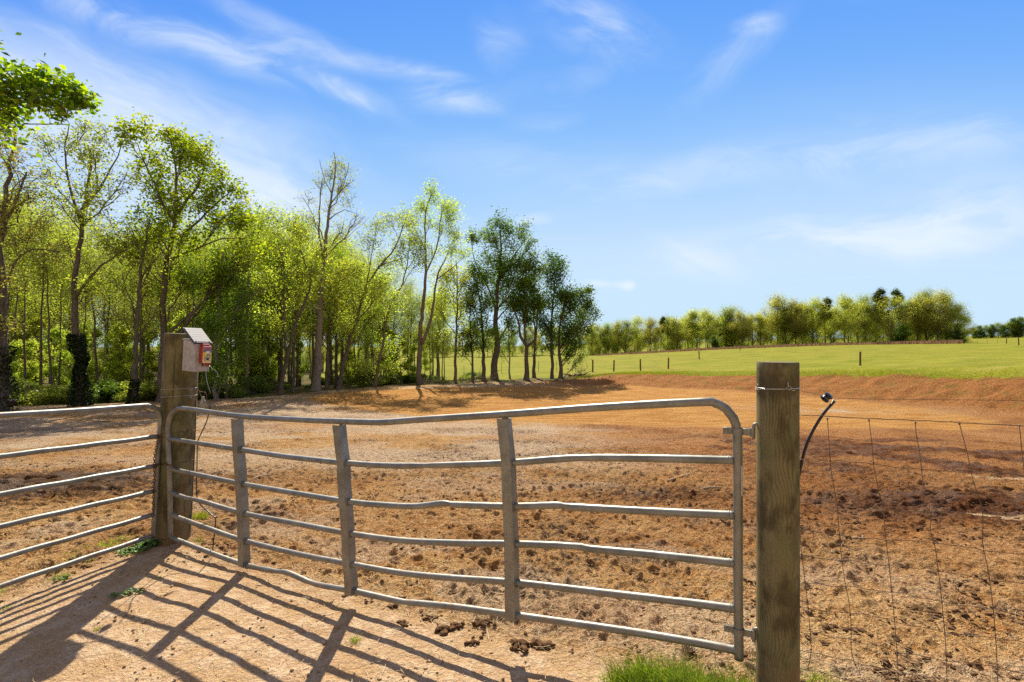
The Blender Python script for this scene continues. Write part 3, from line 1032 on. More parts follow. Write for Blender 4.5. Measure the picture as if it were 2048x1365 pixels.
def photo_tree(name, label, Y, trunks, blobs, leaf, size, bark, seed, leaf_n=700, group=None, sub_k=1.0, sigma=0.16, ivy=None):
    """trunks: list of (pixel path, r0, r1); blobs: (px, py, r px, density)"""
    rng = np.random.default_rng(seed)
    b0 = P(trunks[0][0][0][0], trunks[0][0][0][1], Y)
    z0 = hz(b0.x, b0.y)
    base = Vector((b0.x, b0.y, z0 - 0.05))
    T = []
    for k, (path, r0, r1) in enumerate(trunks):
        off = 0 if k == 0 else rng.uniform(-0.5, 0.5)
        pts = []
        for i, q in enumerate(path):
            p = P(q[0], q[1], Y) - base
            p.y += off * i / max(1, len(path) - 1)
            pts.append(p)
        if k == 0:
            pts[0].z = -0.25
        pts = catmull(pts, 0.5)
        n = len(pts)
        rad = [r0 + (r1 - r0) * (i / (n - 1)) ** 0.8 for i in range(n)]
        if k == 0:
            rad[0] *= 1.7
            if n > 3:
                rad[1] *= 1.22
        for i in range(1, n - 1):
            pts[i] = pts[i] + Vector((rng.normal() * .03, rng.normal() * .06, 0))
        T.append((pts, rad, 9 if r0 > .1 else 7))
    B = []
    for (px, py, rp, d) in blobs:
        r = rp * Y / 1000
        p = P(px, py, Y) - base
        p.y += rng.uniform(-0.9, 0.9) * r * 1.3
        B.append((tuple(p), r, r * 0.85, d))
    wood, LC, LV = grow(T, B, rng, leaf_n, sub_k, True, sigma)
    root = finish_tree(name, base, wood, LC, LV, leaf, size, bark, rng, label, group)
    if ivy:
        pts, rad, _ = T[0]
        n = int(ivy[2])
        k = rng.uniform(ivy[0], ivy[1], n)
        zz = np.array([p.z for p in pts])
        hmax = ivy[3]
        zt = rng.uniform(0.0, hmax, n)
        a = rng.uniform(0, 2 * math.pi, n)
        cx = np.interp(zt, zz, [p.x for p in pts])
        cy = np.interp(zt, zz, [p.y for p in pts])
        rr = np.interp(zt, zz, rad) + k * (0.6 + 0.4 * np.sin(zt * 2.3) + 0.3 * (1 - zt / hmax))
        C_ = np.stack([cx + rr * np.cos(a), cy + rr * np.sin(a), zt], 1)
        link_mesh('ivy', leaves_mesh('ivy', C_, 0.13, rng), M_LEAF_IVY, root, smooth=False)
    return root


# ------------------------------------------------------------------ gates
def on_line(px, py, line):
    """where the sight line through a photo point meets an upright plane standing on a plan polyline"""
    a = (px - 1024) / 1000
    best = None
    for i in range(len(line) - 1):
        (x0, y0), (x1, y1) = line[i], line[i + 1]
        den = (x1 - x0) - a * (y1 - y0)
        if abs(den) < 1e-9:
            continue
        t = (a * y0 - x0) / den
        lo = -9 if i == 0 else 0
        hi = 9 if i == len(line) - 2 else 1
        if lo <= t <= hi:
            Yv = y0 + t * (y1 - y0)
            if Yv > 0.2 and best is None:
                best = Yv
    return P(px, py, best)


GR = 0.0222   # tube radius


def dented(pts, r, rng, dents=()):
    rad = []
    for i, p in enumerate(pts):
        k = 1 + 0.012 * math.sin(i * 1.7)
        for (x, wd, amt) in dents:
            k -= amt * math.exp(-((p.x - x) / wd) ** 2)
        rad.append(r * k)
    return rad


def channel(path, tdirs, nrm, holes, parent, name='brace'):
    """steel channel: a flange facing the camera, a web on its right side, rails pass through the web"""
    mb = MB()
    th = 0.0035
    prof = [(-.038, .036), (.030, .036), (.030, -.036), (-.038, -.036), (-.038, -.036 + th), (.030 - th, -.036 + th), (.030 - th, .036 - th), (-.038, .036 - th)]
    n = len(path)
    m = len(prof)
    V = []
    for i, p in enumerate(path):
        for (a, c) in prof:
            V.append(Vector(p) + tdirs[i] * a + nrm * c)
    F = []
    for i in range(n - 1):
        for k in range(m):
            k2 = (k + 1) % m
            F.append((i * m + k, i * m + k2, (i + 1) * m + k2, (i + 1) * m + k))
    F.append((0, 1, 6, 7)); F.append((1, 2, 5, 6)); F.append((2, 3, 4, 5))
    o = (n - 1) * m
    F.append((o, o + 1, o + 6, o + 7)); F.append((o + 1, o + 2, o + 5, o + 6)); F.append((o + 2, o + 3, o + 4, o + 5))
    mb.add(V, F)
    for (h, t) in holes:      # raised collars where the rails pass the web
        c = Vector(h) + t * 0.0318
        ring = []
        up = Vector((0, 0, 1))
        sdv = t.cross(up).normalized()
        up2 = sdv.cross(t).normalized()
        for k in range(21):
            an = 2 * math.pi * k / 20
            ring.append(c + (sdv * math.cos(an) + up2 * math.sin(an)) * (GR + 0.006))
        mb.tube(ring, 0.0038, 6, caps=False)
    return mb.build(name, M_STEEL, parent, autosmooth=True)


rngg = np.random.default_rng(4)
gate_dir = (Vector((GATE[4][0], GATE[4][1], 0)) - Vector((GATE[0][0], GATE[0][1], 0))).normalized()
gate_nrm = Vector((gate_dir.y, -gate_dir.x, 0))
g0 = on_line(1476, 1320, GATE)
gate = empty('farm_gate', (g0.x, g0.y, hz(g0.x, g0.y)))
GI = Matrix.Translation(-gate.location)
tag(gate, 'long bent galvanised six rail tube gate hinged on the round post at right', 'gate', 'tube gates')


def gp(px, py):
    return on_line(px, py, GATE) - gate.location


top = [(341, 1076), (340, 1000), (338, 930), (336, 875), (337, 846), (343, 829), (354, 819.5), (372, 818), (475, 832), (600, 840), (679, 843), (745, 845), (775, 844.5), (850, 839), (1008, 829), (1200, 815),
       (1400, 804.5), (1428, 806), (1452, 818), (1467, 837), (1474, 862), (1475.5, 900), (1476, 1000), (1476, 1150), (1477, 1250), (1478, 1319)]
pts = catmull([gp(*q) for q in top], 0.03)
mb = MB()
rad = []
for i, p in enumerate(pts):
    k = 1.0
    rad.append(GR * 1.04 * k)
mb.tube(pts, rad, 16)
# crimp ripples on the inside of both bends
mb.build('frame', M_STEEL, gate)
RAILS = [
    [(338, 878), (410, 889), (483, 900), (560, 912), (620, 919), (687, 926), (760, 931), (825, 932), (920, 930), (1017, 926), (1110, 919), (1174, 916), (1300, 917), (1467, 921)],
    [(339, 938), (410, 953), (483, 968), (580, 985), (692, 1003), (760, 1010), (829, 1013), (887, 1007), (915, 1010), (1021, 1013), (1115, 1011), (1142, 1014), (1300, 1023), (1468, 1031)],
    [(340, 985), (370, 996), (400, 1002), (483, 1026), (600, 1049), (697, 1067), (800, 1081), (900, 1086), (1023, 1088), (1150, 1093), (1180, 1098), (1300, 1109), (1469, 1127)],
    [(341, 1030), (410, 1055), (483, 1080), (590, 1107), (698, 1128), (800, 1146), (900, 1156), (1025, 1165), (1200, 1185), (1380, 1206), (1470, 1218)],
    [(341, 1075), (410, 1102), (483, 1128), (545, 1142), (575, 1146), (630, 1168), (705, 1182), (785, 1200), (815, 1205), (900, 1213), (1025, 1230), (1250, 1262), (1400, 1287), (1477, 1302)],
]
DENTS = [[(-0.6, .06, .14), (.4, .05, .1)], [(-.42, .03, .22), (.32, .025, .2)], [(-3.0, .03, .15), (.35, .03, .14)], [(.85, .05, .1)], [(-1.95, .06, .18), (-1.6, .05, .15), (-.75, .03, .12)]]
rail_pts = []
for k, rl in enumerate(RAILS):
    pts = catmull([gp(*q) for q in rl], 0.025)
    rail_pts.append(pts)
    mb = MB()
    mb.tube(pts, dented(pts, GR * 0.97, rngg, [(x - gate.location.x, w_, a_) for (x, w_, a_) in DENTS[k]]), 14)
    for e in (pts[0], pts[-1]):       # weld beads
        d = (pts[1] - pts[0]).normalized() if e is pts[0] else (pts[-1] - pts[-2]).normalized()
        sg = 1 if e is pts[0] else -1
        c = e + d * sg * (GR * 1.02)
        mb.tube([c - d * .004, c, c + d * .004], [GR * .96, GR * 1.10, GR * .98], 14)
    mb.build('rail', M_STEEL, gate)


def near_pt(pts, p):
    k = min(range(len(pts)), key=lambda i: (pts[i].x - p.x) ** 2 + (pts[i].y - p.y) ** 2)
    t = (pts[min(k + 1, len(pts) - 1)] - pts[max(k - 1, 0)]).normalized()
    return pts[k], t


BR = [
    [(475, 838), (478, 900), (481, 935), (483, 968), (486, 1026), (488, 1080), (489, 1132)],
    [(679, 850), (685, 905), (688, 926), (689, 960), (692, 1003), (697, 1067), (699, 1128), (702, 1150), (704, 1187)],
    [(1009, 837), (1015, 895), (1018, 926), (1021, 1013), (1024, 1088), (1025, 1165), (1026, 1237)],
]
for b_ in BR:
    path = catmull([gp(*q) for q in b_], 0.04)
    holes = []
    for pts in rail_pts:
        mid = path[len(path) // 2]
        q, t = near_pt(pts, mid)
        q2 = min(path, key=lambda v: abs(v.z - q.z))
        q, t = near_pt(pts, q2)
        holes.append((q, t))
    channel(path, [gate_dir] * len(path), gate_nrm, holes, gate)
# hinge straps and the sticker
for (ux, uy, dx, tilt) in ((1475, 863, 0, 0.0), (1477, 1262, 0, -0.05)):
    c = gp(ux, uy)
    mb = MB()
    ring = [c + gate_dir * (math.cos(a) * (GR + .006)) + gate_nrm * (math.sin(a) * (GR + .006)) for a in np.linspace(0, 2 * math.pi, 21)]
    V, F = [], []
    for p in ring[:-1]:
        for (dr, dz) in ((0, -.017), (0, .017)):
            V.append(p + Vector((0, 0, dz)))
    k = len(ring) - 1
    for i in range(k):
        j = (i + 1) % k
        F.append((2 * i, 2 * j, 2 * j + 1, 2 * i + 1))
    mb.add(V, F)
    M3 = Matrix.Rotation(math.atan2(gate_dir.y, gate_dir.x), 3, 'Z') @ Matrix.Rotation(tilt, 3, 'Y')
    mb.box(c - gate_dir * .045 + gate_nrm * .004, (.048, .007, .034), M3, .002)
    mb.box(c - gate_dir * .045 - gate_nrm * .004, (.048, .005, .034), M3, .002)
    mb.box(c + gate_dir * .047, (.046, .012, .034), M3, .002)
    mb.tube([c - gate_dir * .05 + gate_nrm * .016, c - gate_dir * .05 - gate_nrm * .014], .0065, 6)
    p = c + gate_dir * .070
    mb.tube([p - Vector((0, 0, .022)), p + Vector((0, 0, .022))], .0125, 12)
    mb.build('hinge_strap', M_STEEL, gate, autosmooth=True)
c0, c1 = gp(1481, 930), gp(1482, 990)
mb = MB()
V, F = [], []
for i in range(2):
    c = (c0, c1)[i]
    for a in np.linspace(R(18), R(52), 5):
        ax = gp(1476, 930 if i == 0 else 990)
        V.append(ax + (gate_dir * math.cos(a) + gate_nrm * math.sin(a)) * (GR * 1.04 + .0012))
for i in range(4):
    F.append((i, i + 1, 5 + i + 1, 5 + i))
mb.add(V, F)
M_STICKER = simple_mat('sticker', (0.62, 0.60, 0.55), 0.5, 0, (90, (0.45, 0.43, 0.4)))
st = mb.build('sticker', M_STICKER, gate)
st['label'] = 'thin white maker sticker on the hinge upright'

# gate on the left
L0, L1 = Vector((-3.45, 4.87, 0)), Vector((-3.836, 3.746, 0))
LG = [(L0.x, L0.y), (L1.x, L1.y)]
ldir = (L1 - L0).normalized()
lnrm = Vector((-ldir.y, ldir.x, 0))
if lnrm.x < 0:
    lnrm = -lnrm
LLEN = 3.66
le = L0 + ldir * LLEN
lgate = empty('farm_gate', (L0.x, L0.y, hz(L0.x, L0.y)))
tag(lgate, 'straighter silver tube gate at left edge, chained beside the leaning post', 'gate', 'tube gates')


def lp(px, py):
    return on_line(px, py, LG) - lgate.location


LR = [(831, 873), (912, 873), (988, 932), (1052, 982), (1112, 1029), (1170, 1072)]
right_x = [None, 319, 313, 311, 310, 306]
left_y = [None, 910, 986, 1050, 1114, 1170]
ends = []
for k in range(1, 6):
    a = lp(right_x[k], LR[k][1])
    b_ = lp(0, left_y[k])
    d = (b_ - a) / ((b_ - a).xy.length)
    e = a + d * (LLEN - 0.02)
    ends.append((a, e))
ta, tb = lp(296, 812.5), lp(0, 831)
td = (tb - ta) / (tb - ta).xy.length
te = ta + td * (LLEN - .22)
far_bot = ends[-1][1] + Vector((0, 0, -0.03))
far_top = te + td * .12
fr = [lp(307, 1075), lp(312, 980), lp(317, 900), lp(321, 850), lp(320, 832), lp(313, 819), ta, lp(280, 812.5), lp(150, 822), tb, tb + td * .7, te, te + td * .06 + Vector((0, 0, -.012)), te + td * .12 + Vector((0, 0, -.06)),
      Vector((far_bot.x, far_bot.y, te.z - .16)), (far_bot + Vector((far_bot.x, far_bot.y, te.z - .16))) / 2, far_bot]
pts = catmull(fr, 0.03)
MB().tube(pts, GR * 1.04, 16).build('frame', M_STEEL, lgate)
lrails = []
for a, e in ends:
    n = 60
    pts = [a.lerp(e, i / n) + Vector((0, 0, -0.012 * math.sin(math.pi * i / n) + .002 * math.sin(i * .9))) for i in range(n + 1)]
    lrails.append(pts)
    MB().tube(pts, GR * .97, 14).build('rail', M_STEEL, lgate)
for fx in (0.40, 0.70):
    tp_ = ta + td * (LLEN * fx) + Vector((0, 0, -.02))
    bp_ = lrails[-1][int(60 * fx)] + Vector((0, 0, -.01))
    bp_ = Vector((tp_.x, tp_.y, bp_.z))
    path = [tp_.lerp(bp_, i / 20) for i in range(21)]
    channel(path, [-ldir] * 21, lnrm, [], lgate)

# chain on the left gate's end upright
def chain(name, pts, parent=None, link=0.034, wire=0.0035, mat=M_RUST):
    pts = catmull(pts, 0.004)
    mb = MB()
    acc, last, k = 0.0, pts[0], 0
    for i in range(1, len(pts)):
        acc += (pts[i] - last).length
        last = pts[i]
        if acc >= link * 0.72:
            acc = 0
            t = (pts[i] - pts[i - 1]).normalized()
            u = t.orthogonal().normalized()
            if k % 2:
                u = t.cross(u)
            ring = []
            for q in range(13):
                an = 2 * math.pi * q / 12
                ring.append(pts[i] + t * (math.cos(an) * link * .5) + u * (math.sin(an) * link * .30))
            mb.tube(ring, wire, 5, caps=False)
            k += 1
    return mb.build(name, mat, parent)


cc = lp(314, 925)
cb = lgate.location
cdown = [lp(318, 868) + lnrm * .03, lp(312, 880) + lnrm * .035, lp(306, 905) + lnrm * .03, lp(304, 930) + lnrm * .03, lp(305, 950) + lnrm * .028, lp(303, 985) + lnrm * .027, lp(303, 1022) + lnrm * .026]
croot = chain('gate_chain', [p + cb for p in cdown])
tag(croot, 'dark rusty chain hanging down the end upright of the left gate', 'chain')
c_loop = [lp(306, 930) + cb + lnrm * .03, lp(320, 927) + cb + lnrm * .05, Vector(P(333, 930, 4.72)), Vector(P(345, 932, 4.70)), Vector(P(352, 936, 4.78)), Vector(P(346, 941, 4.86))]
cl2 = chain('gate_chain', c_loop)
tag(cl2, 'short rusty chain looped between the two gate uprights in front of the post', 'chain')

# ------------------------------------------------------------------ posts
def log_post(name, base, top, r0, r1, mat, label, seed, cat='post'):
    rng = np.random.default_rng(seed)
    root = empty(name, base)
    tag(root, label, cat)
    ax = top - base
    L = ax.length
    q = ax.to_track_quat('Z', 'Y')
    S, N = 64, 70
    V, F = [], []
    ph = rng.uniform(0, 6, 6)
    for i in range(N + 1):
        z = -0.25 + (L + 0.25) * i / N
        t = max(0, z / L)
        r = r0 + (r1 - r0) * t
        for k in range(S):
            a = 2 * math.pi * k / S
            rr = r * (1 + 0.010 * math.sin(2 * a + ph[0] + z) + 0.007 * math.sin(3 * a + ph[1] - 1.4 * z) + 0.004 * math.sin(9 * a + ph[2] + 4 * z))
            V.append((rr * math.cos(a), rr * math.sin(a), z))
    for i in range(N):
        for k in range(S):
            k2 = (k + 1) % S
            F.append((i * S + k, i * S + k2, (i + 1) * S + k2, (i + 1) * S + k))
    # slightly bevelled sawn top
    o = N * S
    b0 = len(V)
    for k in range(S):
        x, y_, z = V[o + k]
        V.append((x * .97, y_ * .97, z + .006))
    for k in range(S):
        k2 = (k + 1) % S
        F.append((o + k, o + k2, b0 + k2, b0 + k))
    b1 = len(V)
    V.append((0, 0, L + .007))
    for k in range(S):
        F.append((b0 + k, b0 + (k + 1) % S, b1))
    mb = MB()
    mb.add(V, F)
    sh = mb.build('shaft', mat, root, autosmooth=True)
    sh.rotation_mode = 'QUATERNION'
    sh.rotation_quaternion = q
    return root, q


rp_c = Vector((1.327, 2.50, 0))
rp_z = hz(rp_c.x, rp_c.y)
rp_base = Vector((rp_c.x, rp_c.y, rp_z))
rp_top = Vector((rp_c.x + .002, rp_c.y, CAM_Z - 45.8 * .00241))
post, pq = log_post('gate_post', rp_base, rp_top, .0975, .0962, M_POST, 'round greenish treated post carrying the gate hinges at right', 3)


def wrap_wire(center, r, tilt, n=40, turns=1.0, ph=0.0):
    return [center + Vector((math.cos(ph + a) * r, math.sin(ph + a) * r, tilt * math.cos(ph + a + .8))) for a in np.linspace(0, 2 * math.pi * turns, n)]


zc_ = Vector((0, 0, CAM_Z - 97 * .00243 - rp_z))
mb = MB()
mb.tube(wrap_wire(zc_, .0995, .008, 50, 1.0), .0013, 5, caps=False)
mb.tube(wrap_wire(zc_ + Vector((0, 0, .004)), .0998, .002, 50, 1.0), .0013, 5, caps=False)
kn = zc_ + Vector((.004, -.101, .008))
mb.tube([kn, kn + Vector((-.012, -.012, .012)), kn + Vector((-.018, -.020, .034))], .0013, 5)
mb.tube([kn, kn + Vector((.012, -.010, -.010)), kn + Vector((.024, -.012, -.006))], .0013, 5)
mb.tube([kn + Vector((-.02, 0, -.002)), kn + Vector((-.008, -.01, .012)), kn + Vector((.006, -.012, .004)), kn + Vector((-.004, -.008, -.008)), kn + Vector((-.016, -.006, 0))], .0013, 5)
mb.tube([zc_ + Vector((-.099, 0, 0)), zc_ + Vector((-.108, -.01, .012)), zc_ + Vector((-.104, -.015, .022))], .0013, 5)
mb.build('wire_tie', M_WIREBRIGHT, post)
for (uy, dz) in ((863, .012), (1264, -.004)):
    hp = on_line(1477, uy, GATE) + gate_dir * .070 - post.location
    mb = MB()
    tipz = hp.z + dz
    end = Vector((-.07, .035, tipz))
    st_ = hp + Vector((0, 0, -.03))
    mb.tube(catmull([st_, hp + Vector((0, 0, .028)), hp + Vector((.006, -.003, .036 + dz * .5)), hp + Vector((.022, -.010, .040)), Vector((-.055, .01, hp.z + .040))], .006), .0085, 10)
    mb.build('hinge_bolt', M_STEEL, post)

lb = P(345, 1078, 5.03)
lb.z = hz(lb.x, lb.y)
lt = P(364.5, 669, 5.03)
lpost, lq = log_post('gate_post', lb, lt, .158, .150, M_POST2, 'thick leaning old wooden post holding the small solar charger box', 8)
laxis = (lt - lb).normalized()
for zf, ph, rr in ((.70, .3, .1585), (.735, 1.2, .1575), (.53, 2.0, .160), (.385, .2, .161)):
    c = laxis * (lt - lb).length * zf
    mb = MB()
    mb.tube(wrap_wire(c, rr, .012, 48, 1.0, ph), .0016, 5, caps=False)
    e = c + Vector((rr * .9, -rr * .45, 0))
    mb.tube([e, e + Vector((.02, -.02, .012)), e + Vector((.035, -.03, -.006)), e + Vector((.05, -.02, .015))], .0014, 5)
    mb.build('wire_wrap', M_WIRE if zf < .6 else M_WIREBRIGHT, lpost)

# ------------------------------------------------------------------ fence charger on the left post
th_ = R(65)
nf = Vector((math.sin(th_), -math.cos(th_), 0))
uf = Vector((math.cos(th_), math.sin(th_), 0))
pc = lb + laxis * ((1.575 - lb.z) / laxis.z)
bc = pc + nf * (.150 + .095) + uf * -.005
ch = empty('fence_charger', bc)
tag(ch, 'weathered grey box with solar panel lid and red yellow charger on the leaning post', 'fence charger')
lean = Matrix.Rotation(R(2.8), 3, Vector((0, 1, 0)))
Mx = lean @ Matrix(((uf.x, nf.x, 0), (uf.y, nf.y, 0), (0, 0, 1)))
M_BOX = simple_mat('weathered_box_wood', (0.34, 0.32, 0.30), 0.85, 0, (18, (0.50, 0.475, 0.455)), 0.4, 0.2)
BW, BD, BH = .150, .185, .300


def bx(mb, c, s, bev=.002, M=None):
    mb.box(Mx @ Vector(c), s, (Mx @ M) if M is not None else Mx, bev)
    return mb


mb = MB()
bx(mb, (-BW / 2 + .008, 0, 0), (.016, BD, BH))
bx(mb, (BW / 2 - .008, 0, 0), (.016, BD, BH))
bx(mb, (0, -BD / 2 + .008, 0), (BW - .034, .014, BH - .004))
bx(mb, (0, BD / 2 - .009, 0), (BW - .034, .014, BH - .004))
bx(mb, (0, 0, -BH / 2 + .009), (BW - .034, BD - .036, .014))
bx(mb, (0, -.02, BH / 2 + .009), (BW + .012, BD - .03, .015))
mb.build('wooden_box', M_BOX, ch, smooth=False)
# solar panel, tilted down along the front
tl = R(38)
Mt = Matrix.Rotation(-tl, 3, 'X')
sp = Vector((.0, .005, BH / 2 + .045))
M_PFRAME = simple_mat('panel_frame', (0.06, 0.06, 0.065), 0.4, 0.3)
m, b, p, oc, out = new_mat('solar_cells')
sx = b.new('ShaderNodeSeparateXYZ')
b.l.new(oc, sx.inputs[0])
b.put(p.inputs['Base Color'], b.mix(b.ramp(b.noise(oc, 30, 3), .3, .7), (.17, .173, .18), (.20, .203, .208)))
p.inputs['Roughness'].default_value = 0.6
p.inputs['Specular IOR Level'].default_value = 0.2
M_CELL = m
M_CELLLINE = simple_mat('cell_line', (0.30, 0.31, 0.34), 0.4)
PW, PL = .185, .235
mb = MB()
bx(mb, sp, (PW, PL, .016), .003, Mt)
panel = mb.build('solar_panel', M_PFRAME, ch, smooth=False)
mb = MB()
o_ = Mt @ Vector((0, 0, .0095))
bx(mb, sp + o_, (PW - .012, PL - .012, .004), .001, Mt)
mb.build('panel_glass', M_CELL, panel, smooth=False)
mb = MB()
for k in range(6):
    yk = -PL / 2 + PL * (k + .7) / 6.4
    bx(mb, sp + Mt @ Vector((0, yk, .0122)), (PW - .016, .0022, .0008), 0, Mt)
mb.build('cell_strip', M_CELLLINE, panel, smooth=False)
mb = MB()
bx(mb, (0.0, -.035, BH / 2 + .03), (.05, .02, .06), .002, Matrix.Rotation(R(-10), 3, 'X'))
mb.build('panel_bracket', M_PFRAME, ch, smooth=False)
# the energiser
M_RED = simple_mat('red_plastic', (0.30, 0.022, 0.018), 0.4, 0, (20, (0.38, 0.04, 0.03)))
M_YEL = simple_mat('cream_label', (0.70, 0.60, 0.30), 0.5)
M_BLUE = simple_mat('blue_label', (0.14, 0.14, 0.24), 0.5, 0, (40, (0.22, 0.17, 0.22)))
M_YEL2 = simple_mat('yellow_label', (0.75, 0.56, 0.04), 0.5)
M_WHITE = simple_mat('white_label', (0.75, 0.72, 0.70), 0.5)
M_PINK = simple_mat('red_label', (0.62, 0.10, 0.09), 0.5)
M_INK = simple_mat('dark_ink', (0.03, 0.025, 0.03), 0.6)
ey = BD / 2 + .028
ez = .02
mb = MB()
bx(mb, (.01, ey, ez), (.100, .055, .178), .012)
bx(mb, (.01, ey - .004, ez + .094), (.080, .034, .022), .008)
en = mb.build('energizer', M_RED, ch, smooth=False)
lf = ey + .0275


def lab(name, mat, x, z, w_, h_, lift, parent):
    mb = MB()
    bx(mb, (.01 + x, lf + lift, ez + z), (w_, .0016, h_), .0004)
    return mb.build(name, mat, parent, smooth=False)


label_o = lab('label', M_YEL, 0, -.004, .086, .156, .0010, en)
mb = MB()
bx(mb, (.01, lf + .0022, ez + .046), (.084, .0012, .056), .0003)
o2 = mb.build('label_band', M_BLUE, en, smooth=False)
mb = MB()
V = [Mx @ Vector((.01 + .030 * math.cos(a), lf + .0034, ez + .052 + .018 * math.sin(a))) for a in np.linspace(0, math.pi, 15)]
mb.add(V, [tuple(range(15))])
mb.build('label_arch', M_PINK, en, smooth=False)
lab('label_patch', M_WHITE, .004, .022, .036, .022, .0036, en)
lab('label_patch', M_YEL2, -.026, .004, .026, .040, .0030, en)
for (x, z, w_) in ((.010, .004, .040), (.012, -.004, .034), (.010, -.013, .044), (.0, -.024, .066), (-.020, -.034, .030), (.022, -.034, .026), (-.022, -.062, .018), (.024, -.060, .020), (-.024, -.044, .02), (.0, .056, .030)):
    mb = MB()
    bx(mb, (.01 + x, lf + .0044, ez + z), (w_, .0010, .0030), 0)
    mb.build('print_line', M_INK, en, smooth=False)
mb = MB()
kc = Vector((.012, lf + .002, ez - .044))
mb.tube([Mx @ kc, Mx @ (kc + Vector((0, .010, 0)))], .0105, 14)
bx(mb, kc + Vector((0, .014, 0)), (.006, .010, .024), .001, Matrix.Rotation(R(30), 3, 'Y'))
mb.build('knob', M_BLACK, en)
for (x, mt) in ((-.024, M_BLACK), (.012, M_RED), (.036, M_RED)):
    mb = MB()
    mb.tube([Mx @ Vector((.01 + x, ey + .004, ez - .085)), Mx @ Vector((.01 + x, ey + .004, ez - .116))], [.008, .0095], 10)
    mb.build('terminal', mt, en)
mb = MB()
p0 = Mx @ Vector((.022, ey + .004, ez - .116))
mb.tube(catmull([p0, p0 + Vector((.004, -.01, -.06)), p0 + Vector((.02, -.02, -.15)), p0 + Vector((.055, -.02, -.26))], .03), .0018, 5)
mb.build('lead_wire', M_WIREBRIGHT, ch)
mb = MB()
p0 = Mx @ Vector((.046, ey + .004, ez - .105))
mb.tube(catmull([p0, p0 + Vector((.05, -.01, -.04)), p0 + Vector((.085, 0, -.07)), p0 + Vector((.09, 0, -.11)), p0 + Vector((.12, 0.01, -.125))], .02), .0016, 5)
mb.build('lead_wire', M_WIREBRIGHT, ch)

# hanging insulator beside the left post
M_CER = simple_mat('worn_ceramic', (0.22, 0.22, 0.17), 0.6, 0, (60, (0.36, 0.33, 0.25)))
ib = P(404, 816, 4.86)
ins = empty('insulator', ib)
tag(ins, 'small grey insulator dangling on wires from the leaning post', 'insulator')
mb = MB()
prof = [(0, .012), (.010, .022), (.030, .028), (.055, .026), (.075, .020), (.088, .012), (.094, .015), (.104, .013), (.110, .006)]
mb.tube([Vector((.010, 0, z)) for z, r in prof], [r for z, r in prof], 14)
mb.build('body', M_CER, ins)
mb = MB()
q0 = P(397, 782, 4.86) - ib
mb.tube(catmull([q0, P(403, 784, 4.85) - ib, P(411, 786, 4.84) - ib, P(413, 796, 4.84) - ib, P(411, 806, 4.84) - ib, P(405, 800, 4.85) - ib, P(407, 792, 4.86) - ib], .01), .0035, 6)
mb.tube(catmull([P(395, 775, 4.88) - ib, P(401, 790, 4.87) - ib, P(405, 797, 4.86) - ib], .02), .003, 6)
mb.build('hook_wire', M_RUST, ins)
cb_ = [(421, 811, 4.90), (419, 818, 4.90), (416, 835, 4.90), (408, 856, 4.9), (400, 872, 4.9), (395, 890, 4.88), (394, 930, 4.86), (393, 985, 4.80), (398, 1006, 4.76), (412, 1020, 4.74), (428, 1034, 4.70), (431, 1044, 4.66), (424, 1052, 4.66)]
mb = MB()
cpts = [P(*q) for q in cb_]
cpts[-1].z = hz(cpts[-1].x, cpts[-1].y) + .01
cab = MB()
cab.tube(catmull(cpts, .03), .0052, 8)
co = cab.build('insulated_cable', M_BLACK, None)
tag(co, 'thin black cable hanging by the leaning post and curling on the dirt', 'cable')
mb = MB()
mb.tube(catmull([P(391, 800, 4.89), P(391, 850, 4.89), P(389, 900, 4.88), P(386, 960, 4.88), P(383, 1020, 4.88), P(378, 1066, 4.88)], .03), .0035, 6)
co = mb.build('ground_wire', M_BLACK, None)
tag(co, 'thin dark wire running down the right side of the leaning post', 'wire')

# ------------------------------------------------------------------ woven wire fence at right
FL = [(1.424, 2.56), (2.33, 2.24), (3.6, 1.80)]


def fp(px, py):
    return on_line(px, py, FL)


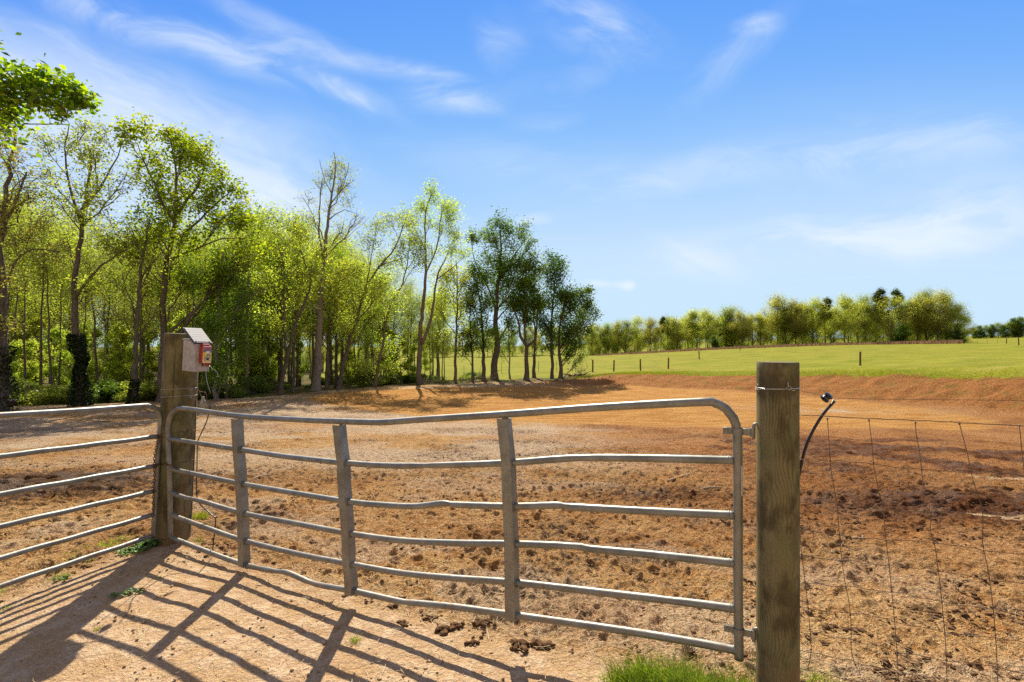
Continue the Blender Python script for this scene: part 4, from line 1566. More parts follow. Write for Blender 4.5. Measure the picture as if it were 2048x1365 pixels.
fb = Vector((1.424, 2.56, hz(1.424, 2.56)))
fence = empty('wire_fence', fb)
tag(fence, 'sagging woven wire fence running right from the hinge post', 'fence')
rows = [(830, 852), (918, 952), (1001, 1042), (1060, 1108), (1108, 1166), (1160, 1226), (1212, 1288), (1262, 1350), (1302, 1392), (1338, 1428)]
rngf = np.random.default_rng(11)
row_pts = []
for k, (a, c) in enumerate(rows):
    q = []
    for x in np.arange(1594, 2500, 22):
        yv = a + (c - a) * (x - 1596) / 452
        q.append(fp(x, yv + rngf.normal() * (1.2 if k else .5) + (3 * math.sin(x * .021 + k) if k else 0)) + Vector((0, rngf.normal() * .004, 0)))
    pts = catmull([v - fb for v in q], .03)
    row_pts.append(pts)
    MB().tube(pts, .0022 if k == 0 else .0017, 5).build('line_wire', M_WIRE, fence)
stays = [
    [(1594, 838), (1596, 920), (1598, 1000), (1599, 1060), (1605, 1120), (1612, 1180), (1618, 1235), (1622, 1300), (1616, 1338)],
    [(1655, 838), (1659, 900), (1662, 940), (1668, 975), (1674, 1010), (1678, 1060), (1683, 1115), (1690, 1165), (1698, 1205), (1702, 1250), (1704, 1310), (1722, 1352)],
    [(1738, 841), (1744, 890), (1748, 935), (1758, 985), (1766, 1015), (1770, 1065), (1778, 1130), (1785, 1200), (1791, 1265), (1795, 1320), (1797, 1372)],
    [(1831, 846), (1832, 865), (1840, 910), (1845, 960), (1849, 1010), (1862, 1025), (1861, 1060), (1871, 1100), (1880, 1170), (1888, 1250), (1893, 1320), (1894, 1390)],
    [(1919, 848), (1934, 905), (1946, 960), (1962, 1010), (1966, 1045), (1965, 1085), (1976, 1140), (1986, 1215), (1992, 1290), (1996, 1370), (1997, 1405)],
    [(2039, 852), (2047, 930), (2060, 1010), (2070, 1120), (2080, 1250), (2090, 1425)],
    [(2150, 860), (2165, 1000), (2180, 1200), (2190, 1440)], [(2270, 866), (2285, 1050), (2300, 1470)], [(2400, 874), (2420, 1100), (2440, 1490)]]
for s in stays:
    pts = catmull([fp(*q) - fb for q in s], .02)
    mb = MB()
    mb.tube(pts, .0018, 5)
    for rp in row_pts:           # wrapped knots at the crossings
        best = min(pts, key=lambda v: min((v - w_).length for w_ in rp[::2]))
        if min((best - w_).length for w_ in rp) < .03:
            mb.tube([best - Vector((0, 0, .006)), best, best + Vector((0, 0, .006))], [.002, .0046, .002], 6)
    mb.build('stay_wire', M_WIRE, fence)
strand = [P(1590, 780, 2.50), P(1620, 786, 2.55), P(1643, 792, 2.56)]
MBs = MB()
MBs.tube(catmull(strand, .02), .0012, 5)
s2 = [P(1662, 796, 2.55), P(1690, 797, 2.56), P(1760, 799, 2.58), P(1900, 800, 2.6), P(2060, 802, 2.6), P(2400, 806, 2.6)]
MBs.tube(catmull(s2, .05), .0012, 5)
so_ = MBs.build('hot_wire', M_WIRE, None)
tag(so_, 'single thin wire strand from the hinge post through the black insulator', 'wire')
# black strain insulator
ic = P(1653.5, 795, 2.55)
spool = empty('strain_insulator', ic)
tag(spool, 'black ribbed spool insulator strung on the thin wire right of the post', 'insulator')
axd = Vector((.45, -.55, .70)).normalized()
prof = [(-.020, .006), (-.020, .019), (-.016, .0225), (-.009, .0225), (-.006, .017), (-.002, .0155), (.002, .0155), (.006, .017), (.009, .0215), (.014, .0215), (.019, .017), (.021, .008)]
MB().tube([axd * z for z, r in prof], [r for z, r in prof], 28).build('body', M_BLACK, spool, autosmooth=True)
mb = MB()
u = axd.orthogonal().normalized()
v = axd.cross(u)
mb.tube([(u * math.cos(a) + v * math.sin(a)) * .0168 for a in np.linspace(0, 2 * math.pi, 25)], .0012, 5, caps=False)
e0 = P(1662, 801, 2.55) - ic
mb.tube(catmull([e0 * .6, P(1662, 808, 2.54) - ic, P(1666, 800, 2.55) - ic, P(1671, 799, 2.555) - ic, P(1670, 806, 2.55) - ic], .006), .0011, 5)
mb.build('wire_loop', M_WIREBRIGHT, spool)
tube_px = [(1592, 992, 2.56), (1595, 970, 2.56), (1599, 946, 2.56), (1605, 918, 2.555), (1614, 888, 2.55), (1626, 862, 2.55), (1640, 838, 2.545), (1655, 818, 2.545), (1669, 803, 2.545)]
mb = MB()
mb.tube(catmull([P(*q) for q in tube_px], .012), .0072, 10)
o = mb.build('insulated_cable', M_BLACK, None)
tag(o, 'thick black bent cable rising behind the hinge post to the spool insulator', 'cable')
mb = MB()
mb.tube(catmull([P(1592, 990, 2.56), P(1594, 1040, 2.56), P(1596, 1100, 2.57), P(1594, 1200, 2.57), P(1592, 1340, 2.57)], .03), .003, 6)
o = mb.build('ground_wire', M_WIRE, None)
tag(o, 'thin brown wire hanging down the right side of the hinge post', 'wire')

# ------------------------------------------------------------------ trough at the far left
tp0 = P(-2, 824, 24.5)
tz = hz(tp0.x - 1.2, tp0.y)
tr_ = empty('feed_trough', (tp0.x - .9, tp0.y, tz))
tag(tr_, 'dark red feed trough with pale rim by the woods at the left edge', 'trough')
M_TR = simple_mat('dark_red_metal', (0.075, 0.022, 0.02), 0.6, 0.1, (6, (0.11, 0.04, 0.03)))
M_TRRIM = simple_mat('pale_rim', (0.42, 0.38, 0.36), 0.5, 0.2)
V, F = [], []
for (hx, hy, z) in ((1.15, .26, .10), (1.45, .42, .50), (1.40, .38, .50), (1.10, .22, .14)):
    V += [(-hx, -hy, z), (hx, -hy, z), (hx, hy, z), (-hx, hy, z)]
for l in range(3):
    for k in range(4):
        k2 = (k + 1) % 4
        F.append((4 * l + k, 4 * l + k2, 4 * l + 4 + k2, 4 * l + 4 + k))
F += [(3, 2, 1, 0), (12, 13, 14, 15)]
mb = MB()
mb.add(V, F)
mb.build('basin', M_TR, tr_, smooth=False)
mb = MB()
mb.tube([(-1.46, -.43, .51), (1.46, -.43, .51), (1.46, .43, .51), (-1.46, .43, .51), (-1.46, -.43, .51)], .035, 8)
mb.build('rim', M_TRRIM, tr_)
for sx_ in (-.9, .9):
    mb = MB()
    mb.box((sx_, 0, .06), (.08, .6, .16), None, .01)
    mb.build('foot', M_TR, tr_, smooth=False)

# ------------------------------------------------------------------ pasture fence posts
M_FPOST = simple_mat('fence_post_wood', (0.12, 0.075, 0.045), 0.9, 0, (12, (0.20, 0.13, 0.08)), 0.4, 0.15)
M_TPOST = simple_mat('steel_t_post', (0.06, 0.075, 0.05), 0.7, 0.3, (20, (0.12, 0.08, 0.05)))
GP = 'wooden posts of the pasture fence'
proto = None
PF = [(1185.5, 745.5, 52, 1.33, 'wooden post at left end of the pasture fence, beside the dark trees'),
      (1227.5, 744.5, 54, 1.22, 'wooden pasture post second from the dark trees'),
      (1281, 743, 55, 1.28, 'wooden pasture post third from the dark trees'),
      (1336.5, 742, 56, 1.30, 'wooden pasture post fourth from the dark trees'),
      (1398.5, 719.5, 80, 1.33, 'lone distant pasture post between the dark trees and hinge post'),
      (1720.5, 732, 46, 1.30, 'tallest looking dark pasture post, standing alone right of the hinge post')]
PF += [(1480, 702.5, 110, 1.30, 'small far pasture post near the hinge post, before the tall dry grass'),
       (2013, 690, 112, 1.3, 'thin far post at right edge, left of its taller neighbour'),
       (2037.5, 692.5, 82, 1.42, 'tall far post closest to the right edge of the view')]
for (px, py, Yp, h_, lab_) in PF:
    p = P(px, py, Yp)
    p.z = hz(p.x, p.y)
    if proto is None:
        proto = empty('fence_post', p)
        mb = MB()
        mb.tube([(0, 0, -.3), (0, 0, .6), (.006, 0, 1.26), (.006, 0, 1.30)], [.085, .083, .080, .066], 10)
        mb.build('post_shaft', M_FPOST, proto, autosmooth=True)
        o = proto
    else:
        o = copy_tree(proto)
    o.location = p
    o.scale = (1, 1, h_ / 1.30)
    o.rotation_euler = (R(random.Random(px).uniform(-2, 2)), R(random.Random(px + 1).uniform(-2.5, 2.5)), px)
    tag(o, lab_, 'fence post', GP)
tpro = None
for i, (px, py, Yp) in enumerate([(1049.5, 739, 60), (1077, 738, 61), (1113, 740, 59), (1151, 741, 57), (928, 744, 57), (1003, 741, 60), (1529, 698, 118), (1597, 694.5, 125), (1938, 688, 160), (1955, 688, 160), (1975, 688.5, 155), (1995, 689, 150)]):
    p = P(px, py, Yp)
    p.z = hz(p.x, p.y)
    if tpro is None:
        mb = MB()
        mb.box((0, 0, .55), (.045, .008, 1.5), None, 0)
        mb.box((0, .022, .55), (.008, .034, 1.5), None, 0)
        o = tpro = mb.build('metal_fence_post', M_TPOST, None, smooth=False)
    else:
        o = tpro.copy()
        COL.objects.link(o)
    o.location = p
    tag(o, 'thin dark metal stake of the far pasture fence line', 'fence post', 'thin metal stakes of the far fence')

# ------------------------------------------------------------------ trees of the wood's edge, each built after the photograph
def B4(*q):
    return list(q)


LB, LY, LP_, LD, LBR = M_LEAF_BRIGHT, M_LEAF_YOUNG, M_LEAF_PALE, M_LEAF_DARK, M_LEAF_BROWN
BD_, BG_, BB_ = M_BARK_DARK, M_BARK_GREY, M_BARK_BROWN

photo_tree('maple_tree', 'near maple whose leafy bough with large leaves hangs in at the top left corner', 11.5,
           [([(-330, 960), (-325, 700), (-310, 400), (-290, 150), (-280, -100)], .22, .10), ([(-300, 330), (-160, 250), (-30, 200), (80, 190), (150, 200)], .06, .015),
            ([(-160, 250), (-60, 270), (30, 240), (110, 235)], .03, .01)],
           [(20, 150, 34, 1.5), (70, 150, 36, 1.6), (115, 165, 32, 1.5), (30, 200, 34, 1.3), (90, 195, 34, 1.4), (146, 190, 24, 1.3), (20, 232, 24, .7), (125, 225, 18, .7), (-40, 150, 50, 1.5), (-40, 230, 50, 1.0),
            (-130, 180, 90, 1.2), (-250, 60, 140, 1.0), (-380, 100, 150, 1.0), (-330, -60, 140, 1.0), (-210, 300, 90, .8)],
           M_LEAF_MAPLE, .145, BB_, 1, leaf_n=560, sub_k=1.6, sigma=.2)

photo_tree('forest_tree', 'big ivy footed trunk cut by the left edge of the view', 24,
           [([(2, 815), (6, 640), (2, 520), (8, 420), (20, 330), (30, 262)], .30, .05), ([(4, 520), (-30, 430), (-60, 330)], .10, .04), ([(6, 470), (40, 400), (70, 350)], .09, .03), ([(2, 590), (40, 510), (90, 500), (120, 505)], .07, .03)],
           [(20, 285, 40, .5), (60, 320, 45, .5), (0, 340, 45, .5), (70, 390, 40, .5), (20, 420, 50, .6), (-40, 330, 60, .6), (90, 440, 35, .5), (40, 480, 45, .6), (110, 505, 35, .5), (-50, 450, 60, .7), (30, 250, 30, .4), (30, 560, 50, .6), (10, 640, 45, .7)],
           LBR, .13, BD_, 2, leaf_n=520, sub_k=1.3, ivy=(0.05, .35, 1500, 3.2))

photo_tree('forest_tree', 'dark forked trunk wrapped in black ivy at its foot, with thin new leaves', 27,
           [([(164, 800), (160, 720), (150, 640), (148, 560), (158, 500), (165, 440), (176, 380), (180, 300)], .24, .05), ([(163, 450), (145, 380), (140, 300), (150, 255)], .09, .02), ([(170, 420), (205, 360), (225, 310), (232, 275)], .09, .02),
            ([(149, 600), (180, 555), (225, 520), (262, 500)], .09, .03)],
           [(145, 275, 32, .40), (175, 262, 30, .40), (205, 275, 30, .40), (110, 300, 34, .35), (160, 310, 38, .40), (215, 320, 36, .45), (100, 350, 36, .35), (190, 360, 40, .45), (240, 350, 34, .45), (120, 400, 40, .45), (220, 410, 40, .55), (175, 430, 40, .5), (250, 500, 36, .7), (110, 470, 40, .5), (215, 470, 36, .6), (190, 560, 32, .6), (120, 560, 36, .6)],
           LY, .14, BD_, 3, leaf_n=720, sub_k=1.3, ivy=(0.02, .26, 3800, 3.9))

photo_tree('forest_tree', 'tallest bright green leafy tree, rounded crown over the charger post', 28.5,
           [([(322, 800), (326, 700), (328, 600), (336, 520), (350, 450), (352, 400)], .24, .09), ([(350, 450), (320, 390), (296, 330), (282, 290)], .09, .02), ([(352, 410), (352, 350), (345, 290), (340, 262)], .09, .02),
            ([(350, 430), (388, 380), (410, 330), (420, 300)], .10, .02), ([(345, 480), (400, 440), (440, 400), (468, 370)], .09, .02), ([(336, 520), (390, 500), (450, 480), (495, 480)], .08, .02)],
           [(270, 280, 30, 1.0), (300, 265, 28, 1.0), (335, 275, 32, 1.1), (365, 278, 30, 1.1), (395, 300, 32, 1.1), (300, 310, 34, .7), (345, 325, 34, .7), (425, 330, 34, 1.1), (390, 350, 36, .8), (450, 365, 32, 1.1), (420, 385, 34, .9), (478, 395, 28, 1.1),
            (330, 390, 40, .6), (375, 420, 36, .9), (290, 360, 34, .6), (460, 430, 36, 1.2), (420, 440, 34, 1.2), (495, 440, 26, 1.0), (500, 490, 28, 1.1), (470, 500, 34, 1.1), (390, 480, 36, .9), (300, 440, 36, .9), (340, 480, 34, .8), (440, 550, 36, 1.0), (280, 500, 34, .7), (300, 570, 34, .7), (390, 560, 36, .9), (320, 345, 32, .6), (352, 372, 32, .7), (300, 405, 32, .6), (262, 420, 32, .6), (262, 330, 28, .6), (400, 415, 34, .8), (260, 470, 32, .6), (370, 320, 30, .8)],
           LB, .18, BD_, 4, leaf_n=450, sub_k=1.3, sigma=.2)

photo_tree('forest_tree', 'slim ivy footed trunk just left of the leaning charger post', 27.5,
           [([(267, 806), (270, 720), (276, 640), (280, 560), (290, 500), (300, 440)], .16, .05), ([(276, 640), (250, 580), (235, 540)], .05, .02), ([(282, 560), (310, 520), (330, 500)], .05, .02)],
           [(290, 470, 34, .7), (250, 520, 34, .7), (320, 520, 32, .7), (275, 560, 34, .6), (230, 560, 30, .6), (300, 610, 34, .7), (245, 640, 34, .7)],
           LY, .12, BD_, 5, leaf_n=420, ivy=(0.02, .12, 700, 1.4))

photo_tree('sapling_tree', 'dense fresh green young tree behind the solar panel', 29,
           [([(430, 802), (432, 720), (436, 640), (440, 560), (446, 500)], .12, .03), ([(434, 690), (400, 640), (390, 600)], .04, .015), ([(436, 640), (475, 600), (490, 570)], .04, .015)],
           [(440, 520, 36, 1.1), (470, 560, 36, 1.2), (400, 560, 36, 1.1), (430, 600, 40, 1.2), (480, 620, 38, 1.3), (395, 640, 38, 1.2), (450, 660, 40, 1.4), (490, 680, 34, 1.3), (420, 710, 40, 1.3), (470, 730, 38, 1.2), (500, 590, 30, 1.0)],
           leaf_mat('fresh_leaf', (0.05, 0.11, 0.014), (0.095, 0.18, 0.018), (0.17, 0.26, 0.022), 0.55), .12, BG_, 6, leaf_n=800)

for (name, lab_, Yp, tr, bl, lf, sz, bk, sd) in [
    ('forest_tree', 'straight brown trunk right of the green young tree behind the charger', 33,
     [([(495, 795), (494, 700), (497, 600), (500, 520), (510, 450), (520, 410)], .13, .03)],
     [(520, 425, 30, .5), (545, 445, 30, .5), (500, 460, 30, .5), (530, 500, 34, .6), (490, 540, 32, .5), (540, 560, 32, .6), (510, 620, 30, .5)], LP_, .11, BB_, 7),
    ('forest_tree', 'crooked dark trunk leaning right with its foot left of the tall thin tree', 34,
     [([(562, 786), (572, 720), (590, 650), (612, 600), (622, 560), (600, 500)], .17, .04), ([(575, 715), (570, 640), (572, 560), (560, 480)], .10, .03)],
     [(560, 450, 36, .6), (600, 455, 36, .6), (540, 500, 36, .6), (590, 510, 38, .7), (630, 540, 34, .7), (550, 570, 38, .7), (600, 590, 36, .7), (530, 640, 34, .6), (580, 660, 34, .7)], LP_, .115, BD_, 8),
    ('forest_tree', 'upright dark trunk close beside the crooked leaning one', 35.5,
     [([(587, 782), (588, 700), (590, 620), (596, 540), (604, 470)], .12, .03)],
     [(605, 470, 36, .6), (585, 520, 34, .6), (625, 500, 36, .6), (615, 570, 34, .7), (575, 610, 32, .7)], LP_, .115, BD_, 9),
    ('forest_tree', 'tall thin grey tree, nearly bare twigs rising high above the other crowns', 36.5,
     [([(632, 783), (637, 700), (641, 620), (644, 560), (650, 500), (656, 440), (664, 390), (672, 340), (668, 305)], .33, .03), ([(648, 520), (640, 460), (643, 410), (648, 370)], .10, .03), ([(657, 440), (690, 420), (715, 430)], .05, .012),
      ([(652, 490), (625, 430), (608, 400), (600, 388)], .06, .012), ([(660, 410), (690, 370), (702, 330)], .05, .012), ([(664, 390), (645, 350), (640, 320)], .04, .012), ([(640, 640), (612, 590), (580, 540)], .07, .02)],
     [(665, 325, 22, .16), (650, 345, 22, .14), (690, 335, 24, .16), (700, 365, 22, .13), (640, 365, 22, .10), (675, 370, 22, .12), (618, 400, 24, .05), (700, 405, 26, .10), (650, 410, 26, .10), (715, 430, 22, .08), (625, 440, 28, .15), (680, 450, 28, .18)], LY, .10, BG_, 10),
    ('forest_tree', 'small trunk crowding behind the tall thin grey tree', 38,
     [([(652, 778), (655, 700), (660, 630), (665, 560)], .14, .03)],
     [(665, 560, 34, .8), (640, 590, 32, .8), (690, 600, 34, .8), (660, 640, 34, .8), (630, 660, 30, .8), (700, 540, 32, .8), (690, 670, 30, .6)], LP_, .12, BD_, 11),
    ('forest_tree', 'long trunk leaning strongly right between the tall thin tree and a kinked one', 38,
     [([(676, 780), (684, 740), (700, 680), (718, 620), (735, 570), (762, 530), (790, 495), (806, 450)], .20, .03), ([(735, 570), (742, 510), (752, 450)], .06, .015), ([(716, 625), (700, 570), (696, 530)], .05, .015), ([(762, 530), (800, 520), (830, 510)], .04, .015)],
     [(750, 455, 26, .32), (780, 440, 26, .35), (810, 440, 28, .38), (745, 490, 28, .38), (800, 480, 30, .45), (835, 500, 26, .4), (770, 510, 30, .5), (705, 540, 32, .65), (720, 590, 30, .7), (770, 570, 30, .6), (750, 620, 30, .7), (695, 640, 28, .6)], LY, .11, BD_, 12),
    ('forest_tree', 'slender kinked brown trunk curving right, left of the twin trunks', 40,
     [([(748, 776), (756, 730), (766, 690), (770, 650), (780, 610), (800, 580), (812, 540), (820, 490)], .15, .03), ([(770, 650), (762, 600), (750, 560)], .05, .015), ([(812, 540), (834, 510), (842, 490)], .04, .015)],
     [(820, 480, 26, .35), (800, 520, 28, .5), (840, 520, 26, .5), (760, 560, 30, .7), (790, 600, 28, .6), (745, 620, 30, .7), (730, 680, 30, .8), (775, 690, 28, .7), (730, 730, 26, .8), (780, 730, 22, .8)], LP_, .115, BB_, 13),
    ('forest_tree', 'tall pale twin trunked tree with airy pointed crown and fine leaves', 43,
     [([(840, 773), (838, 720), (842, 650), (848, 590), (852, 540), (850, 480), (852, 420), (868, 385)], .26, .03), ([(843, 690), (858, 650), (866, 610), (872, 560), (888, 520), (905, 480)], .17, .03), ([(852, 545), (872, 500), (880, 450), (885, 410)], .09, .02), ([(850, 500), (830, 460), (820, 430)], .05, .015), ([(872, 560), (905, 535), (930, 510)], .06, .015)],
     [(865, 392, 24, .50), (845, 410, 24, .42), (888, 405, 24, .48), (822, 440, 26, .32), (860, 440, 26, .22), (905, 430, 24, .48), (885, 460, 28, .25), (835, 480, 28, .24), (918, 470, 22, .42), (905, 500, 26, .3), (930, 510, 20, .3), (865, 500, 28, .14)], LP_, .115, BB_, 14),
    ('forest_tree', 'narrow upright trunk with soft yellow green crown left of the dark oak', 46,
     [([(911, 765), (911, 700), (914, 630), (914, 560), (912, 520)], .16, .04), ([(913, 600), (890, 560), (880, 540)], .05, .015), ([(914, 590), (935, 555), (945, 535)], .05, .015)],
     [(905, 545, 26, .9), (880, 560, 28, .8), (930, 560, 26, .9), (895, 595, 28, .8), (935, 600, 26, .8), (868, 610, 24, .6), (915, 640, 24, .5), (890, 670, 22, .5), (935, 660, 22, .6)], LP_, .13, BB_, 15),
    ('forest_tree', 'stout rooty short trunk seen in front of the green field left of the narrow trunk', 56,
     [([(876, 742), (876, 700), (880, 660), (886, 620), (890, 590)], .22, .06), ([(880, 660), (862, 620), (850, 600)], .08, .02)],
     [(885, 600, 30, .6), (860, 610, 28, .6), (905, 620, 26, .6), (880, 640, 26, .5), (850, 650, 24, .5)], LP_, .14, BB_, 16),
    ('oak_tree', 'tallest dark green oak with thick twisting trunk and uneven crown', 47,
     [([(988, 762), (990, 720), (996, 690), (990, 650), (994, 600), (998, 550), (1002, 500), (1000, 460)], .38, .05), ([(994, 690), (1010, 660), (1022, 640)], .12, .04), ([(992, 610), (968, 560), (950, 520), (944, 480)], .10, .03), ([(998, 560), (1030, 510), (1052, 480)], .11, .03), ([(994, 620), (1030, 580), (1046, 560)], .10, .03)],
     [(1000, 448, 22, 1.1), (975, 465, 20, 1.0), (1022, 455, 20, .9), (1048, 470, 20, 1.1), (1068, 478, 12, .9), (950, 470, 16, 1.2), (990, 485, 22, .8), (1020, 490, 20, .5), (985, 520, 28, 1.1), (1015, 530, 30, 1.5), (1045, 535, 26, 1.6), (975, 555, 26, 1.2), (1005, 570, 30, 1.5),
      (1040, 570, 28, 1.6), (1060, 555, 20, 1.4), (985, 600, 24, 1.0), (1020, 605, 26, 1.2), (1050, 600, 24, 1.3)], LD, .15, BD_, 17),
    ('oak_tree', 'narrow dark leafed trunk close left of the tallest dark oak', 46,
     [([(967, 762), (966, 700), (964, 650), (960, 600), (950, 560)], .22, .04), ([(965, 690), (975, 640), (980, 600)], .06, .02)],
     [(945, 540, 22, 1.2), (950, 575, 22, 1.4), (940, 600, 20, 1.0), (965, 610, 22, 1.1), (960, 640, 20, .9), (980, 660, 20, 1.0), (945, 665, 22, .8), (970, 690, 18, .7)], LD, .15, BD_, 18),
    ('oak_tree', 'thin dark trunk standing between the narrow trunk and the dark oaks', 45.5,
     [([(945, 760), (944, 700), (940, 640), (944, 590)], .13, .03)],
     [(940, 620, 22, .8), (955, 650, 20, .7), (930, 670, 20, .7), (945, 690, 18, .7), (925, 700, 18, .6)], LD, .14, BD_, 19),
    ('oak_tree', 'dark tree whose trunk splits into a wide goblet of three stems', 46,
     [([(1053, 757), (1053, 720), (1053, 692), (1042, 675), (1036, 640), (1024, 612), (1008, 600)], .27, .05), ([(1053, 695), (1050, 660), (1052, 620), (1050, 580)], .14, .04), ([(1054, 694), (1070, 680), (1074, 650), (1076, 610)], .13, .04)],
     [(1062, 520, 20, 1.2), (1075, 540, 22, 1.4), (1060, 570, 24, 1.5), (1030, 610, 22, 1.5), (1060, 610, 22, 1.6), (1048, 630, 20, 1.5), (1080, 600, 20, 1.0), (1085, 640, 18, .8)], LD, .15, BD_, 20),
    ('oak_tree', 'slim dark trunk with flared foot just behind the goblet stemmed tree', 48,
     [([(1068, 753), (1069, 715), (1070, 680), (1068, 640), (1066, 590)], .19, .04)],
     [(1065, 600, 22, .9), (1085, 620, 20, .8), (1050, 640, 18, .8), (1090, 660, 18, .7)], LD, .15, BD_, 21),
    ('oak_tree', 'fresh green topped tree right of the goblet stemmed tree', 46.5,
     [([(1105, 760), (1104, 720), (1102, 680), (1104, 630), (1108, 580), (1110, 540)], .18, .04)],
     [(1105, 515, 18, .9), (1122, 530, 18, .9), (1095, 540, 20, .9), (1118, 555, 20, 1.0), (1098, 575, 22, 1.0), (1125, 590, 22, 1.1), (1100, 615, 22, 1.2), (1090, 650, 20, 1.1), (1108, 665, 20, 1.2), (1095, 695, 18, .9)],
     leaf_mat('oak_leaf', (0.03, 0.065, 0.014), (0.06, 0.115, 0.018), (0.12, 0.18, 0.025), 0.45, 0.08), .15, BD_, 22),
    ('oak_tree', 'rightmost dark oak of the row, broad low rounded crown over the pasture edge', 46,
     [([(1120, 757), (1122, 738), (1118, 710), (1118, 670), (1124, 630), (1130, 600)], .20, .05), ([(1119, 700), (1145, 660), (1165, 630)], .08, .02), ([(1124, 640), (1150, 610), (1165, 590)], .07, .02)],
     [(1130, 590, 22, 1.4), (1155, 590, 20, 1.4), (1175, 605, 18, 1.4), (1140, 615, 24, 1.6), (1165, 630, 22, 1.5), (1186, 630, 14, 1.3), (1125, 640, 22, 1.5), (1150, 655, 22, 1.5), (1180, 655, 12, 1.1), (1130, 675, 22, 1.4), (1160, 685, 16, 1.0), (1140, 705, 18, 1.1), (1165, 712, 12, .9), (1178, 580, 10, 1.0)], LD, .15, BD_, 23),
    ('sapling_tree', 'thin pole like stem with small crown right of the tallest dark oak', 48,
     [([(1019, 754), (1019, 720), (1018, 690), (1016, 650)], .10, .03)],
     [(1012, 640, 20, .9), (1028, 660, 18, .9), (1005, 670, 18, .8), (1020, 690, 16, .7), (1000, 700, 16, .6)], LD, .14, BG_, 24),
]:
    if lf is LD or name == 'oak_tree':
        bl = [(a_, b_, r_ * 1.04, d_ * .80) for (a_, b_, r_, d_) in bl]
        sz = .17
    else:
        sz *= 1.25
    photo_tree(name, lab_, Yp, tr, bl, lf, sz, bk, sd, leaf_n={10: 1500, 12: 1000, 13: 700, 14: 1250}.get(sd, 760 if name == 'oak_tree' else 620), sub_k=1.5 if sd in (10, 12, 14) else 1.2, sigma=.23)

# ------------------------------------------------------------------ the wood behind: a few kinds, copied
def kind_tree(name, H, tr, blobs_fn, leaf, size, bark, seed, label, group, leaf_n=420, bend=.25, sub_k=.8, twig=True, sigma=.2):
    rng = np.random.default_rng(seed)
    n = 9
    pts = []
    bx_, by_ = rng.normal(size=2) * bend
    for i in range(n):
        t = i / (n - 1)
        pts.append(Vector((bx_ * t * t * 2 + rng.normal() * .06 * H / 15, by_ * t * t * 2 + rng.normal() * .06 * H / 15, -0.3 + H * .95 * t)))
    rad = [tr * (1 - .9 * (i / (n - 1)) ** .9) for i in range(n)]
    rad[0] *= 1.5
    trunks = [(pts, rad, 8)]
    wood, LC, LV = grow(trunks, blobs_fn(rng, H), rng, leaf_n, sub_k, twig, sigma)
    return finish_tree(name, (0, 0, -50), wood, LC, LV, leaf, size, bark, rng, label, group)


def forest_blobs(lo, spread, dens, n):
    def fn(rng, H):
        out = []
        for i in range(n):
            t = lo + (1 - lo) * (i + rng.uniform(0, 1)) / n
            env = spread * (0.55 + 0.75 * math.sin(math.pi * min(1, max(0, (t - lo) / (1 - lo) * .9 + .08)))) * (1 - .35 * t)
            a = rng.uniform(0, 2 * math.pi)
            q = rng.uniform(.2, 1) * env
            out.append(((q * math.cos(a), q * math.sin(a), H * t), rng.uniform(.9, 1.6) * H / 15, rng.uniform(.8, 1.3) * H / 15, dens * rng.uniform(.6, 1.3)))
        return out
    return fn


GF = 'trees crowding the wood behind its edge'
LF = ['slender forest tree with yellow green spring leaves inside the wood', 'pale green airy forest tree inside the wood', 'brownish budding forest tree inside the wood', 'fresh green forest tree inside the wood', 'low leafy young tree between the trunks of the wood']
kinds = [
    (kind_tree('forest_tree', 15, .14, forest_blobs(.42, 2.2, .50, 18), LP_, .13, BD_, 31, LF[0], GF, 400, sigma=.40), 15, 0),
    (kind_tree('forest_tree', 15, .11, forest_blobs(.34, 2.0, .42, 18), LY, .125, BB_, 32, LF[1], GF, 400, sigma=.42), 15, 1),
    (kind_tree('forest_tree', 15, .13, forest_blobs(.42, 2.4, .40, 18), LBR, .12, BG_, 33, LF[2], GF, 400, sigma=.40), 15, 2),
    (kind_tree('forest_tree', 15, .13, forest_blobs(.38, 2.2, .48, 18), LB, .14, BD_, 34, LF[3], GF, 380, sigma=.38), 15, 3),
    (kind_tree('sapling_tree', 6, .05, forest_blobs(.22, 1.4, 1.5, 10), LP_, .15, BB_, 35, LF[4], 'young trees under the wood', 700), 6, 4),
]
kinds.append((kind_tree('forest_tree', 15, .12, forest_blobs(.62, 2.0, .42, 11), LY, .13, BD_, 36, 'slim dark pole of a forest tree, crown only high above', 'slim poles at the front of the wood', 420, sigma=.4), 15, 5))
protos = [k[0] for k in kinds]
used = [0] * len(kinds)
rngs = random.Random(77)
SKY = [(-300, 300), (0, 300), (60, 330), (100, 400), (160, 420), (240, 430), (300, 420), (420, 430), (520, 410), (560, 425), (600, 420), (650, 430), (690, 450), (720, 490), (750, 520), (800, 530), (850, 560), (900, 575), (960, 610)]


def place(k, x, y, s, rz):
    src, H, li_ = kinds[k]
    if used[k] == 0:
        o = src
    else:
        o = copy_tree(src)
    used[k] += 1
    o.location = (x, y, hz(x, y) - .05)
    o.rotation_euler = (0, 0, rz)
    o.scale = (s * rngs.uniform(.9, 1.1), s * rngs.uniform(.9, 1.1), s)
    return o


